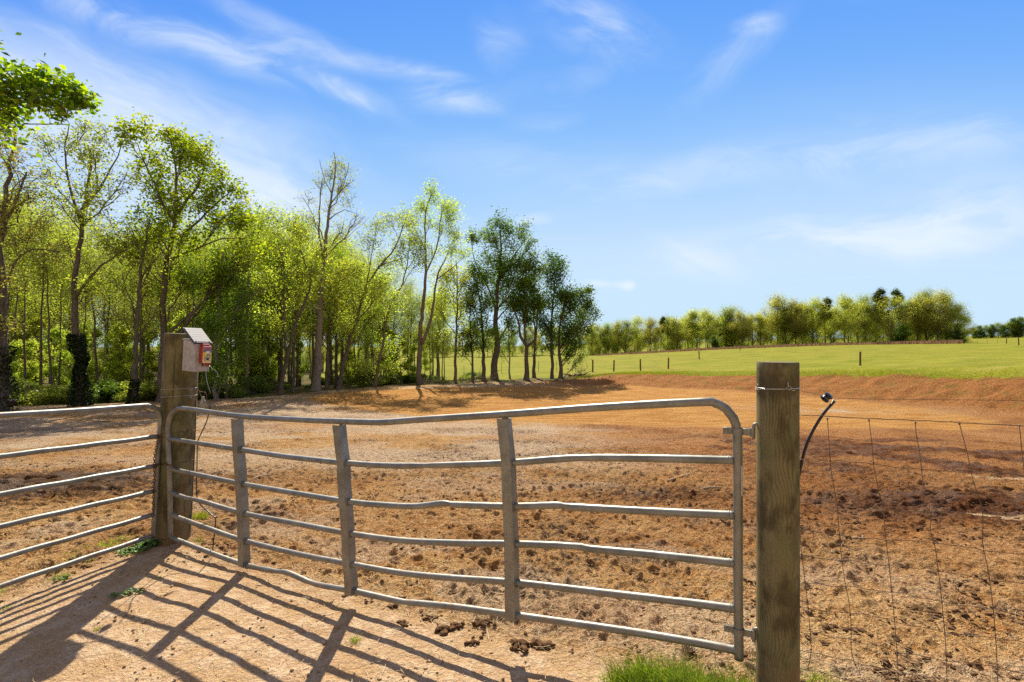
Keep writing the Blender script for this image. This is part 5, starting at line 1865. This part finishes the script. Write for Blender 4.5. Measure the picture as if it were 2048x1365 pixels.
xs_ = [q[0] for q in SKY]
ys_ = [q[1] for q in SKY]
cnt = 0
NW = 136
for i in range(NW):
    dep = 32 + 36 * (i / NW) ** 0.9 + rngs.uniform(-1, 1)
    px = rngs.uniform(-330, 900) if i % 5 else rngs.uniform(420, 860)
    if px > 500 and dep < 40:
        dep += 8
    if px > 760:
        dep = max(dep, 50)
    if px < 500:
        dep += 5
    x = (px - 1024) * dep / 1000
    skyz = CAM_Z + (682.5 - np.interp(px, xs_, ys_)) * dep / 1000
    g = hz(x, dep)
    Hh = (skyz - g) * rngs.uniform(.80, 1.0)
    Hh = min(Hh, 21)
    if Hh < 6:
        continue
    k = rngs.choices([0, 1, 2, 3], [4, 4, 2 if px < 450 else 1, 2])[0]
    place(k, x, dep, Hh / 15.6, rngs.uniform(0, 6.28))
for i in range(34):
    px = -20 + i * 24 + rngs.uniform(-11, 11)
    dep = (29.5 if px < 480 else 37.5 + (px - 480) * .018) + rngs.uniform(.6, 5)
    x = (px - 1024) * dep / 1000
    skyz = CAM_Z + (682.5 - np.interp(px, xs_, ys_)) * dep / 1000
    place(5, x, dep, min(20, (skyz - hz(x, dep)) * rngs.uniform(.78, 1.0)) / 15.6, rngs.uniform(0, 6.28))
for i in range(52):
    px = rngs.uniform(-250, 850)
    dep = (30 if px < 480 else 38 + (px - 480) * .016) + rngs.uniform(1.0, 20)
    x = (px - 1024) * dep / 1000
    place(4, x, dep, rngs.uniform(.45, 1.15), rngs.uniform(0, 6.28))

# ------------------------------------------------------------------ shrubs along the foot of the wood
def shrub_kind(seed, leaf, size, r, n_blob, dens, label, group):
    rng = np.random.default_rng(seed)
    wood = MB()
    LC, LV = [], []
    for _ in range(n_blob):
        a = rng.uniform(0, 6.28)
        q = rng.uniform(0, 1) ** .6 * r
        c = np.array([q * math.cos(a), q * math.sin(a), rng.uniform(.25, 1.0) * r * (1.15 - .5 * q / r)])
        s0 = np.array([c[0] * .15, c[1] * .15, -0.1])
        stem = bez(s0, np.array([c[0] * .4, c[1] * .4, c[2] * .7]), c, 5, rng, .04)
        wood.tube(stem, list(np.linspace(.022, .006, 5)), 4, caps=False)
        rb = rng.uniform(.28, .5) * r
        for _ in range(5):
            e = c + rng.normal(size=3) * rb * .6
            wood.tube(bez(c, (c + e) / 2, e, 3, rng, .03), [.007, .005, .003], 3, caps=False)
        n = int(dens * 420 * rb * rb * 4)
        p = rng.normal(size=(n, 3))
        p /= np.linalg.norm(p, axis=1, keepdims=True)
        p = c + p * (rng.uniform(.25, 1, (n, 1)) ** .5) * rb * np.array([1, 1, .8]) * rng.uniform(.7, 1.15, (n, 1))
        p = p[p[:, 2] > 0.02]
        LC.append(p)
        LV.append(np.clip(rng.uniform(-.2, .2) + rng.uniform(0, 1, len(p)), 0, 1))
    root = empty('shrub', (0, 0, -50))
    tag(root, label, 'shrub', group)
    wood.build('stem', M_BARK_BROWN, root, fix=False)
    link_mesh('foliage', leaves_mesh('foliage', np.concatenate(LC), size, rng, var=np.concatenate(LV)), leaf, root, smooth=False)
    return root


GS = 'shrubs along the foot of the wood'
skinds = [shrub_kind(51, M_LEAF_SHRUB, .10, 1.35, 15, 1.0, 'dark green dense shrub at the foot of the wood', GS),
          shrub_kind(52, M_LEAF_YOUNG, .10, 1.2, 13, .7, 'loose yellowish shrub at the foot of the wood', GS),
          shrub_kind(53, M_LEAF_DARK, .11, 1.25, 14, 1.0, 'glossy deep green shrub at the foot of the wood', GS)]
sused = [0, 0, 0]
for i in range(66):
    if i < 30:
        px = -180 + i * 23.5 + rngs.uniform(-12, 12)
        dep = 29.0 + rngs.uniform(0, 2.2) + (max(0, px - 350) * .018)
    else:
        px = rngs.uniform(600, 870) if i >= 46 else rngs.choice([520, 560, 605, 620, 700, 725, 735, 770, 790, 800, 820, 860, 930, 955]) + rngs.uniform(-12, 12)
        dep = 36.8 + (px - 520) * .018 + rngs.uniform(0, 3)
        if px > 900:
            dep += 3
    if i >= 46:
        dep = rngs.uniform(46, 64)
    x = (px - 1024) * dep / 1000
    k = rngs.choices([0, 1, 2], [5, 3, 3 if px > 260 else 1])[0]
    o = skinds[k] if sused[k] == 0 else copy_tree(skinds[k])
    sused[k] += 1
    o.location = (x, dep, hz(x, dep) - .05)
    o.rotation_euler = (0, 0, rngs.uniform(0, 6.28))
    s = rngs.uniform(.7, 1.25) if i < 30 else rngs.uniform(.35, .8)
    if 700 < px < 740:
        s = 1.0
    o.scale = (s * rngs.uniform(.85, 1.3), s, s * rngs.uniform(.7, 1.1))

# ------------------------------------------------------------------ distant tree line
GD = 'distant trees beyond the pasture'
LFAR = [leaf_mat('far_yellow_leaf', (0.24, 0.25, 0.06), (0.34, 0.34, 0.075), (0.43, 0.41, 0.11), .62), leaf_mat('far_green_leaf', (0.13, 0.175, 0.035), (0.22, 0.26, 0.04), (0.31, 0.32, 0.06), .6)]


def far_blobs(lo, spread, dens, n, top=1.0):
    def fn(rng, H):
        out = []
        for i in range(n):
            t = lo + (top - lo) * (i + rng.uniform(0, 1)) / n
            u = (t - lo) / (top - lo)
            env = spread * math.sqrt(max(.05, 1 - (2 * u - .85) ** 2 * .75))
            a = rng.uniform(0, 2 * math.pi)
            q = rng.uniform(.35, 1) * env
            out.append(((q * math.cos(a), q * math.sin(a), H * t * .96), rng.uniform(1.0, 1.8), rng.uniform(.9, 1.4), dens * rng.uniform(.6, 1.3)))
        return out
    return fn


def pine_blobs(rng, H):
    out = []
    for i in range(12):
        t = .52 + .46 * (i + rng.uniform(0, 1)) / 12
        env = 3.0 * math.sqrt(max(.1, 1.02 - t)) * 1.5 * rng.uniform(.3, 1)
        a = rng.uniform(0, 2 * math.pi)
        out.append(((env * math.cos(a), env * math.sin(a), H * t), rng.uniform(1.1, 1.8), rng.uniform(.5, .8), 1.2))
    return out


fk = [
    kind_tree('hardwood_tree', 16, .21, far_blobs(.34, 4.2, .48, 30), LFAR[0], .23, BD_, 61, 'distant hardwood with yellow green spring crown beyond the pasture', GD, 520, .3, .9, True, .46),
    kind_tree('hardwood_tree', 16, .16, far_blobs(.08, 3.6, .46, 30), LFAR[1], .23, BD_, 62, 'distant greener hardwood beyond the pasture', GD, 520, .3, .9, True, .46),
    kind_tree('hardwood_tree', 16, .24, far_blobs(.26, 5.0, .40, 30), LFAR[0], .24, BB_, 63, 'distant sparse brown budding hardwood beyond the pasture', GD, 380, .3, 1.0, True, .38),
    kind_tree('pine_tree', 16, .26, pine_blobs, M_LEAF_PINE, .28, BD_, 64, 'distant dark pine with tufted flat top beyond the pasture', GD, 420, .25, .7, False, .2),
    kind_tree('cedar_tree', 6, .16, far_blobs(.12, 1.4, 2.2, 12), M_LEAF_DARK, .20, BD_, 65, 'small dark round cedar standing before the distant trees', None, 150, .1, .7, False, .2),
]
fused = [0] * len(fk)


def far_place(k, px, top_px, Yp, wide=1.0, base_px=None):
    x = (px - 1024) * Yp / 1000
    g = hz(x, Yp)
    H = CAM_Z + (682.5 - top_px) * Yp / 1000 - g
    o = fk[k] if fused[k] == 0 else copy_tree(fk[k])
    fused[k] += 1
    hh = 6.0 if k == 4 else 16.4
    s = H / hh
    o.location = (x, Yp, g - .1)
    o.rotation_euler = (0, 0, rngs.uniform(0, 6.28))
    o.scale = (s * wide, s * wide, s)
    return o


FAR = [(1185, 655, 1), (1200, 648, 0), (1216, 646, 1), (1234, 641, 0), (1250, 640, 1), (1276, 632, 2), (1302, 634, 0), (1322, 634, 3), (1336, 633, 1), (1354, 634, 0), (1376, 622, 0), (1394, 618, 0), (1416, 617, 0), (1436, 640, 3), (1452, 622, 1), (1464, 613, 1), (1484, 622, 0), (1506, 626, 2), (1522, 632, 1),
       (1556, 588, 0), (1572, 612, 1), (1592, 598, 0), (1604, 606, 1), (1626, 594, 0), (1650, 596, 3), (1662, 612, 0), (1690, 588, 0), (1702, 598, 3), (1716, 600, 2), (1732, 590, 1), (1752, 579, 3), (1766, 592, 3), (1784, 592, 2), (1800, 579, 3), (1816, 600, 1), (1836, 588, 0), (1852, 580, 1), (1876, 580, 0), (1892, 590, 1), (1912, 606, 1), (1928, 628, 0)]
for (px, tp_, k) in FAR:
    far_place(k, px, tp_, 168 - (px - 1190) * .012 + rngs.uniform(-4, 6), rngs.uniform(.7, 1.1) if k == 3 else rngs.uniform(1.0, 1.75 if px < 1540 else 1.3))
for i in range(78):      # the depth of that wood
    px = 1178 + i * 9.7 + rngs.uniform(-6, 6)
    base_top = np.interp(px, [1178, 1300, 1400, 1500, 1540, 1700, 1850, 1930], [658, 640, 630, 630, 612, 610, 606, 640])
    far_place(rngs.choices([0, 1, 2, 3], [3, 6, 2, 1])[0], px, base_top + rngs.uniform(0, 20), 182 + rngs.uniform(-4, 22), rngs.uniform(.8, 1.1))
for px, tp_ in ((1805, 651), (1428, 672), (1916, 660)):
    o = far_place(4, px, tp_, 152, 1.25)
    tag(o, {1805: 'small dark round cedar standing before the distant trees near their right end', 1428: 'small dark cedar in the shade of the distant trees, toward their left part', 1916: 'small dark bush at the right end of the distant trees'}[px])
for (px, tp_, k) in ((1948, 656, 4), (1960, 652, 4), (1972, 650, 1), (1984, 650, 4), (1997, 645, 1), (2008, 650, 4), (2018, 644, 1), (2028, 638, 4), (2040, 636, 4), (2052, 645, 2), (2070, 640, 1), (2100, 640, 4)):
    o = far_place(k, px, tp_, 255, 1.1 if k == 4 else 1.5)
    tag(o, 'very distant dark tree at the right edge beyond the far green field', 'tree', 'very distant trees at the right edge')
    o.name = 'distant_tree'
for i in range(26):        # pale far wood seen between the trunks of the oaks
    px = 820 + i * 15 + rngs.uniform(-6, 6)
    o = far_place(rngs.choices([0, 1, 2], [3, 3, 3])[0], px, rngs.uniform(648, 668), 195 + rngs.uniform(-8, 12), 1.0)

for i in range(28):        # the wood's far side, closing the view between its trunks
    px = -380 + i * 43 + rngs.uniform(-9, 9)
    Yd = 84 + rngs.uniform(-8, 14)
    o = far_place(rngs.choices([0, 1, 2], [2, 5, 1])[0], px, min(708, float(np.interp(px, xs_, ys_)) + 150 + rngs.uniform(0, 90)), Yd, 1.15)
    tag(o, 'leafy tree on the far side of the wood, seen only between nearer trunks', 'tree', 'trees on the far side of the wood')

# dry tall grass at the foot of the distant trees
rng = np.random.default_rng(88)
def blades(n, XY, hmin, hmax, wd, rng, lean=.25):
    x, y_ = XY
    z = height(x, y_)
    h = rng.uniform(hmin, hmax, n)
    a = rng.uniform(0, 2 * np.pi, n)
    ux, uy = np.cos(a) * wd, np.sin(a) * wd
    lx, ly = rng.normal(size=n) * lean * h, rng.normal(size=n) * lean * h
    V = np.empty((n, 6, 3))
    for k, (t, q) in enumerate(((0, 1), (.55, .75), (1, .08))):
        V[:, 2 * k, 0] = x - ux * q + lx * t * t
        V[:, 2 * k, 1] = y_ - uy * q + ly * t * t
        V[:, 2 * k + 1, 0] = x + ux * q + lx * t * t
        V[:, 2 * k + 1, 1] = y_ + uy * q + ly * t * t
        V[:, 2 * k:2 * k + 2, 2] = (z - .02 + h * t * (1 - .12 * t))[:, None]
    b0 = np.arange(n)[:, None] * 6
    F = np.concatenate([b0 + np.array([0, 1, 3, 2]), b0 + np.array([2, 3, 5, 4])], 0)
    return V.reshape(-1, 3), F, np.repeat(rng.uniform(0, 1, n), 6)


n = 26000
px = rng.uniform(1190, 1925, n)
dep = 150 - (px - 1190) * .004 + rng.normal(size=n) * 3.0
hm = np.interp(px, [1190, 1400, 1700, 1800, 1910], [.5, .8, .9, 1.2, 1.5])
V, F, A = blades(n, ((px - 1024) * dep / 1000, dep), .5, 1.0, .10, rng)
V[:, 2] += 0
hh = np.repeat(hm, 6)
zb = np.repeat(V.reshape(-1, 6, 3)[:, 0, 2], 6)
V[:, 2] = zb + (V[:, 2] - zb) * hh
o = link_mesh('tall_dry_grass', quads_mesh('tall_dry_grass', V, F, {'leaf': A}), M_SEDGE, None, smooth=False)
tag(o, 'strip of dry brown tall grass along the foot of the distant trees', 'tall grass', kind='stuff')

# ------------------------------------------------------------------ small things on the ground
rng = np.random.default_rng(501)
ICO_V, ICO_F = None, None
_t = (1 + 5 ** .5) / 2
ICO_V = np.array([(-1, _t, 0), (1, _t, 0), (-1, -_t, 0), (1, -_t, 0), (0, -1, _t), (0, 1, _t), (0, -1, -_t), (0, 1, -_t), (_t, 0, -1), (_t, 0, 1), (-_t, 0, -1), (-_t, 0, 1)], float)
ICO_V /= np.linalg.norm(ICO_V[0])
ICO_F = np.array([(0, 11, 5), (0, 5, 1), (0, 1, 7), (0, 7, 10), (0, 10, 11), (1, 5, 9), (5, 11, 4), (11, 10, 2), (10, 7, 6), (7, 1, 8), (3, 9, 4), (3, 4, 2), (3, 2, 6), (3, 6, 8), (3, 8, 9), (4, 9, 5), (2, 4, 11), (6, 2, 10), (8, 6, 7), (9, 8, 1)])
_e, _fs = {}, []
_vs = [tuple(v) for v in ICO_V]
def _mid(a, b_):
    k = (min(a, b_), max(a, b_))
    if k not in _e:
        m_ = np.array(_vs[a]) + np.array(_vs[b_])
        _vs.append(tuple(m_ / np.linalg.norm(m_)))
        _e[k] = len(_vs) - 1
    return _e[k]
for a, b_, c in ICO_F:
    x, y_, z = _mid(a, b_), _mid(b_, c), _mid(c, a)
    _fs += [(a, x, z), (b_, y_, x), (c, z, y_), (x, y_, z)]
I2V, I2F = np.array(_vs), np.array(_fs)


def lumps_mesh(name, x, y_, r, rng, sink=.35, flat=.65):
    n = len(x)
    z = height(x, y_)
    k = len(I2V)
    V = I2V[None] * (1 + rng.normal(size=(n, k, 1)) * .27)
    sc = np.stack([rng.uniform(.7, 1.4, n), rng.uniform(.7, 1.4, n), rng.uniform(.5, .9, n) * flat / .65], 1) * r[:, None]
    V = V * sc[:, None]
    V += np.stack([x, y_, z + r * sink], 1)[:, None]
    F = (np.arange(n)[:, None, None] * k + I2F[None]).reshape(-1, 3)
    return quads_mesh(name, V.reshape(-1, 3), F)


# crumbs and clods of churned soil and dung, thickest where horses stand
n = 38000
Yc = 2.6 + 9.5 * rng.uniform(0, 1, n) ** 1.5
Xc = (rng.uniform(-1.1, 1.1, n)) * (Yc + .4)
gsd = gate_side(Xc, Yc)
dn = fbm(Xc * 1.1, Yc * 1.1, 4, 201)
dn = np.maximum(dn, 1.1 * np.exp(-(((Xc + 8.0) / 2.6) ** 2 + ((Yc - 9.0) / 2.0) ** 2)))
dn = np.maximum(dn, .9 * np.exp(-(((Xc - 5.6) / 2.4) ** 2 + ((Yc - 6.2) / 1.5) ** 2)))
keep = (gsd > .05) & (rng.uniform(0, 1, n) < sstep(dn, .42, .72) + .06)
Xc, Yc = Xc[keep], Yc[keep]
rr_ = .004 + .016 * rng.uniform(0, 1, len(Xc)) ** 3
o = link_mesh('mud_clods', lumps_mesh('mud_clods', Xc, Yc, rr_, rng, .12, .42), M_CLOD)
tag(o, 'crumbled clods of dark mud and dung strewn over the paddock', 'clods', kind='stuff')
# grit on the trodden sand in front of the gate
n = 9000
Yc = 1.5 + 3.4 * rng.uniform(0, 1, n)
Xc = rng.uniform(-1.15, .75, n) * Yc
keep = (gate_side(Xc, Yc) < .05) & (rng.uniform(0, 1, n) < .25 + sstep(fbm(Xc * 2, Yc * 2, 3, 211), .45, .65))
Xc, Yc = Xc[keep], Yc[keep]
o = link_mesh('grit', lumps_mesh('grit', Xc, Yc, .0016 + .009 * rng.uniform(0, 1, len(Xc)) ** 4, rng), simple_mat('grit', (0.20, 0.12, 0.07), .9, 0, (40, (0.45, 0.32, 0.2)), 0, .1))
tag(o, 'fine grit and crumbs on the trodden sand before the gate', 'grit', kind='stuff')


def straws(name, n, x, y_, rng, L0, L1, w0):
    z = height(x, y_)
    L = rng.uniform(L0, L1, n)
    a = rng.uniform(0, 2 * np.pi, n)
    d = np.stack([np.cos(a), np.sin(a), rng.normal(size=n) * .14], 1)
    s_ = np.stack([-np.sin(a), np.cos(a), np.zeros(n)], 1)
    c = np.stack([x, y_, z + rng.uniform(.006, .022, n)], 1)
    bend = s_ * (rng.normal(size=n) * .12 * L)[:, None]
    V = np.stack([c - d * L[:, None] / 2 - s_ * w0, c - d * L[:, None] / 2 + s_ * w0, c + bend - s_ * w0, c + bend + s_ * w0, c + d * L[:, None] / 2 - s_ * w0, c + d * L[:, None] / 2 + s_ * w0], 1)
    b0 = np.arange(n)[:, None] * 6
    F = np.concatenate([b0 + np.array([0, 1, 3, 2]), b0 + np.array([2, 3, 5, 4])], 0)
    return quads_mesh(name, V.reshape(-1, 3), F, {'leaf': np.repeat(rng.uniform(0, 1, n), 6)})


n = 17000
Yc = 2.4 + 10.5 * rng.uniform(0, 1, n) ** 1.4
Xc = rng.uniform(-1.1, 1.1, n) * (Yc + .4)
keep = (rng.uniform(0, 1, n) < .12 + sstep(fbm(Xc * .8 + 9, Yc * .8, 4, 221), .40, .66)) & (gate_side(Xc, Yc) > -.1)
Xc, Yc = Xc[keep], Yc[keep]
n2_ = 900
Y2 = 1.5 + 3.2 * rng.uniform(0, 1, n2_)
X2 = rng.uniform(-1.1, .7, n2_) * Y2
Xc, Yc = np.concatenate([Xc, X2]), np.concatenate([Yc, Y2])
o = link_mesh('straw', straws('straw', len(Xc), Xc, Yc, rng, .02, .11, .0013), M_STRAW, None, smooth=False)
tag(o, 'loose bits of pale straw scattered over the dirt', 'straw', kind='stuff')

# dung piles near the gate, each a thing
for i, (px, py, r) in enumerate([(945, 1288, .030), (1023, 1285, .022), (885, 1262, .042), (912, 1255, .036), (968, 1248, .04), (1040, 1296, .05), (1085, 1292, .045), (862, 1240, .03), (805, 1250, .028)]):
    p = on_ground(px, py)
    rg = np.random.default_rng(600 + i)
    k = 14
    x = p.x + rg.normal(size=k) * r * .7
    y_ = p.y + rg.normal(size=k) * r * .5
    me = lumps_mesh('dung_clod', x, y_, r * rg.uniform(.25, .6, k), rg, .5)
    o = link_mesh('dung_clod', me, M_CLOD)
    tag(o, ['dark round clod alone on the sand below the middle brace', 'small reddish clod right of the lone dark clod', 'crumbled dung heap beside the shadow below the gate', 'dung heap just above the crumbled one by the shadow', 'dark clod close under the bottom rail left of the right brace',
            'broad flat dung clump below the right brace', 'broad dung crumbs at the right end of the row below the gate', 'small dung clump at the left start of the row under the rail', 'small flat clod nearest the middle brace foot'][i], 'clod', 'dung clods under the gate')

# sticks lying on the ground
for i, (px0, py0, px1, py1, r, lb_) in enumerate([(497, 963, 540, 951, .018, 'pale crooked stick on the dirt right behind the left brace of the long gate'),
                                                  (1335, 964, 1383, 949, .017, 'pale straight stick on wet mud behind the right end of the long gate'),
                                                  (1407, 980, 1446, 978, .02, 'dark stick in the mud left of the hinge upright'),
                                                  (328, 1193, 347, 1184, .006, 'short twig on the sand between the shadow bars'),
                                                  (1706, 1079, 1738, 1081, .014, 'pale flat chunk of wood behind the wire fence'),
                                                  (1100, 1378, 1130, 1350, .004, 'thin twig on the sand at the bottom edge'),
                                                  (120, 1296, 215, 1280, .004, 'long thin stalk lying on the sand in the post shadow')]):
    a, e = on_ground(px0, py0), on_ground(px1, py1)
    rg = np.random.default_rng(700 + i)
    a.z += r * .8
    e.z += r * .8
    m_ = (a + e) / 2 + Vector((rg.normal() * .03, rg.normal() * .03, r))
    pts = catmull([a, (a + m_) / 2 + Vector((0, .01, 0)), m_, (m_ + e) / 2 + Vector((0, -.01, .004)), e], .02)
    mb = MB()
    mb.tube(pts, [r * (1 + .15 * math.sin(q * 2.1)) * (1 - .5 * q / len(pts)) for q in range(len(pts))], 8)
    if r > .01:
        mb.tube([m_, m_ + (e - a) * .15 + Vector((0, .03, .01)), m_ + (e - a) * .22 + Vector((0, .06, .012))], [r * .5, r * .4, r * .2], 6)
    o = mb.build('stick', M_STICK)
    tag(o, lb_, 'stick')


# weeds and grass
def tuft(px, py, r, n, h0, h1, label, seed, name='grass_tuft', cat='grass tuft', w_=.0022, sy=1.0, lean=.45, group=None):
    p = on_ground(px, py)
    rg = np.random.default_rng(seed)
    x = p.x + rg.normal(size=n) * r * .5
    y_ = p.y + rg.normal(size=n) * r * .5 * sy
    V, F, A = blades(n, (x, y_), h0, h1, w_, rg, lean)
    o = link_mesh(name, quads_mesh(name, V, F, {'leaf': A}), M_GRASS, None, smooth=False)
    tag(o, label, cat, group)
    return o


tag(tuft(192, 1098, .16, 420, .03, .08, 'low bright grass strip just behind the left gate bottom rail', 801, sy=2.2, name='grass', cat='grass'), kind='stuff')
tuft(120, 1158, .06, 160, .03, .09, 'small grass tuft right below the left gate bottom rail', 802)
tuft(188, 1113, .06, 120, .02, .06, 'thin sprig of grass between the left gate rail and the shadow', 803)
tuft(710, 1283, .032, 90, .03, .07, 'lone bright grass tuft on the sand under the middle of the long gate', 804)
tuft(320, 1156, .035, 60, .02, .04, 'tiny flat grass sprig between shadow bars near the corner', 805)
tuft(195, 1260, .025, 60, .02, .05, 'tiny grass tuft in the sunny gap within the post shadow', 806)
tuft(395, 1082, .05, 140, .03, .07, 'green tuft just right of the leaning post foot', 807)
tuft(398, 1036, .09, 220, .05, .12, 'yellow green tuft behind the rails right of the leaning post', 808)
tuft(15, 1218, .05, 80, .02, .05, 'tiny grass sprig in shadow at the far left edge', 809)
tuft(4, 1185, .05, 80, .03, .06, 'green sprig under the left gate rail at the picture edge', 810)
tuft(1555, 1372, .10, 240, .08, .20, 'tall thin grass growing against the hinge post foot', 811, w_=.0018)
tuft(1640, 1372, .08, 120, .05, .12, 'short grass right of the hinge post foot', 812)


def weed(px, py, r, n, leaf, label, seed, h=.04):
    p = on_ground(px, py)
    rg = np.random.default_rng(seed)
    V, F, A = [], [], []
    for i in range(n):
        a = rg.uniform(0, 6.283)
        d = Vector((math.cos(a), math.sin(a), 0))
        s_ = Vector((-d.y, d.x, 0))
        q0 = rg.uniform(0, .8) * r
        L = rg.uniform(.5, 1.2) * leaf
        wv_ = L * rg.uniform(.28, .45)
        c = d * q0
        zz = rg.uniform(.3, 1) * h
        b_ = len(V)
        prof = [(0, .12, 0), (.3, .8, .7), (.6, 1, .9), (.85, .6, .7), (1, .05, .45)]
        for (t, ww, up) in prof:
            ctr = c + d * (t * L) + Vector((0, 0, zz * up + .004))
            V += [ctr - s_ * wv_ * ww + Vector((0, 0, wv_ * .35 * ww)), ctr, ctr + s_ * wv_ * ww + Vector((0, 0, wv_ * .35 * ww))]
        for k in range(4):
            for m_ in (0, 1):
                F.append((b_ + 3 * k + m_, b_ + 3 * k + m_ + 1, b_ + 3 * k + m_ + 4, b_ + 3 * k + m_ + 3))
        A += [rg.uniform(0, 1)] * 15
    V = np.array([tuple(v) for v in V]) + np.array([p.x, p.y, 0])
    V[:, 2] += height(V[:, 0], V[:, 1])
    o = link_mesh('weed', quads_mesh('weed', V, np.array(F), {'leaf': np.array(A)}), M_WEED)
    tag(o, label, 'weed')
    return o


weed(298, 1092, .17, 70, .075, 'leafy dusty weed clump between the two gates at the leaning post foot', 821, .07)
weed(268, 1104, .13, 40, .055, 'darker low weed spreading into the post shadow beside the corner clump', 822, .04)
weed(240, 1193, .035, 12, .05, 'flat bright rosette weed at the edge of the wide post shadow', 823, .025)
weed(270, 1187, .045, 16, .04, 'smaller ragged weed right of the flat rosette', 824, .03)
weed(128, 1162, .03, 14, .045, 'ragged weed by the grass tuft under the left gate', 825, .03)

# the green patch at the foot of the hinge end
n = 8500
cx, cy = .89, 2.57
rg = np.random.default_rng(830)
kx, ky = cx + rg.normal(size=60) * .20 - .03, cy + rg.normal(size=60) * .10
ky = ky - (kx - cx) * .25
ki = rg.integers(0, 60, n)
x = kx[ki] + rg.normal(size=n) * .028
y_ = ky[ki] + rg.normal(size=n) * .028
V, F, A = blades(n, (x, y_), .03, .16, .0026, rg, .65)
o = link_mesh('grass', quads_mesh('grass', V, F, {'leaf': A}), M_GRASS, None, smooth=False)
tag(o, 'bright green grass patch below the hinge end of the long gate', 'grass', kind='stuff')
for i, (px, py, h_) in enumerate([(1345, 1338, .13), (1368, 1342, .17), (1322, 1345, .11), (1395, 1345, .13), (1430, 1350, .12), (1300, 1350, .08), (1460, 1358, .10), (1540, 1385, .24), (1556, 1388, .16), (1240, 1362, .06)]):
    p = on_ground(px, py)
    rg = np.random.default_rng(840 + i)
    mb = MB()
    tips = []
    tp_ = Vector((rg.normal() * .015, rg.normal() * .015, h_))
    mb.tube(catmull([(0, 0, -.01), tp_ * .5 + Vector((.006, 0, 0)), tp_], .02), .0011, 5)
    for k in range(9):
        t = rg.uniform(.35, 1)
        b_ = tp_ * t
        e = b_ + Vector((rg.normal() * .016, rg.normal() * .016, rg.uniform(.008, .028)))
        mb.tube([b_, e], .0007, 4)
        tips.append(e)
    root = empty('flowering_weed', p)
    tag(root, 'thin stemmed weed with tiny white buds in the green patch by the hinge end', 'weed', 'flowering weeds by the hinge post')
    mb.build('stem', M_WEED, root)
    hd = MB()
    for e in tips:
        s_ = rg.uniform(.0016, .0026)
        hd.tube([e - Vector((0, 0, s_)), e, e + Vector((0, 0, s_))], [s_ * .6, s_, s_ * .5], 6)
    fo = hd.build('buds', simple_mat('white_buds', (0.55, 0.58, 0.42), .7), root)
    fo['kind'] = 'stuff'

# grass fringe along the top of the bank and the far dirt edge
rg = np.random.default_rng(850)
edge = [(5, 44.4), (8.5, 43.9), (11, 43.3), (14, 42.2), (19.5, 39.5), (22.7, 36.3), (25.4, 33.1), (28.8, 28.1), (31.6, 22.1), (33.6, 15)]
n = 24000
t = rg.uniform(0, len(edge) - 1, n)
ex = np.interp(t, np.arange(len(edge)), [q[0] for q in edge])
eyv = np.interp(t, np.arange(len(edge)), [q[1] for q in edge])
off = np.abs(rg.normal(size=n)) * 1.6 - .35
x = ex + off * .6 + rg.normal(size=n) * .15
y_ = eyv + off * .8 + rg.normal(size=n) * .15
V, F, A = blades(n, (x, y_), .03, .08, .012, rg, .6)
V[:, 2] += .05
M_PBLADE = leaf_mat('pasture_blade', (0.14, 0.175, 0.01), (0.22, 0.24, 0.015), (0.33, 0.28, 0.04), 0.3, 0.0)
o = link_mesh('grass', quads_mesh('grass', V, F, {'leaf': A}), M_PBLADE, None, smooth=False)
tag(o, 'grass fringe along the top of the red earth bank', 'grass', kind='stuff')

# brush and dead wood at the edge of the wood
def brush(px, py, Yp, wid, n, lb_, seed, hgt=.5, rad=.018):
    p = P(px, py, Yp)
    p.z = hz(p.x, p.y)
    rg = np.random.default_rng(seed)
    mb = MB()
    for i in range(n):
        a = Vector((rg.normal() * wid * .4, rg.normal() * wid * .25, abs(rg.normal()) * hgt * .3))
        d = Vector((rg.normal(), rg.normal() * .6, abs(rg.normal()) * .35 * hgt / .5)).normalized() * rg.uniform(.5, 1.6)
        m_ = a + d * .5 + Vector((rg.normal() * .08, rg.normal() * .08, rg.normal() * .06))
        r = rad * rg.uniform(.5, 1.6)
        mb.tube([a, m_, a + d], [r, r * .7, r * .3], 5)
    root = empty('brush_pile', p)
    tag(root, lb_, 'brush pile')
    mb.build('dead_branches', M_BARK_BROWN, root, fix=False)


brush(955, 762, 44.5, 2.2, 60, 'low brown heap of dead branches left of the dark oaks', 901)
brush(870, 768, 43, 1.5, 40, 'small brush heap at the foot of the pale twin trunked tree', 902)
brush(1155, 750, 46.5, 1.0, 26, 'dark fallen branch clump right of the last oak', 903, .35, .03)
brush(1160, 740, 48, 1.0, 30, 'pale bare dead sapling lying before the pasture right of the oaks', 904, 1.6, .012)
brush(560, 785, 35.5, 2.0, 36, 'fallen grey branches among the trunks left of the tall grey tree', 905)
brush(100, 792, 29.4, 2.6, 30, 'tangle of bare sticks in the shrubs below the left trees', 906, 1.2, .014)
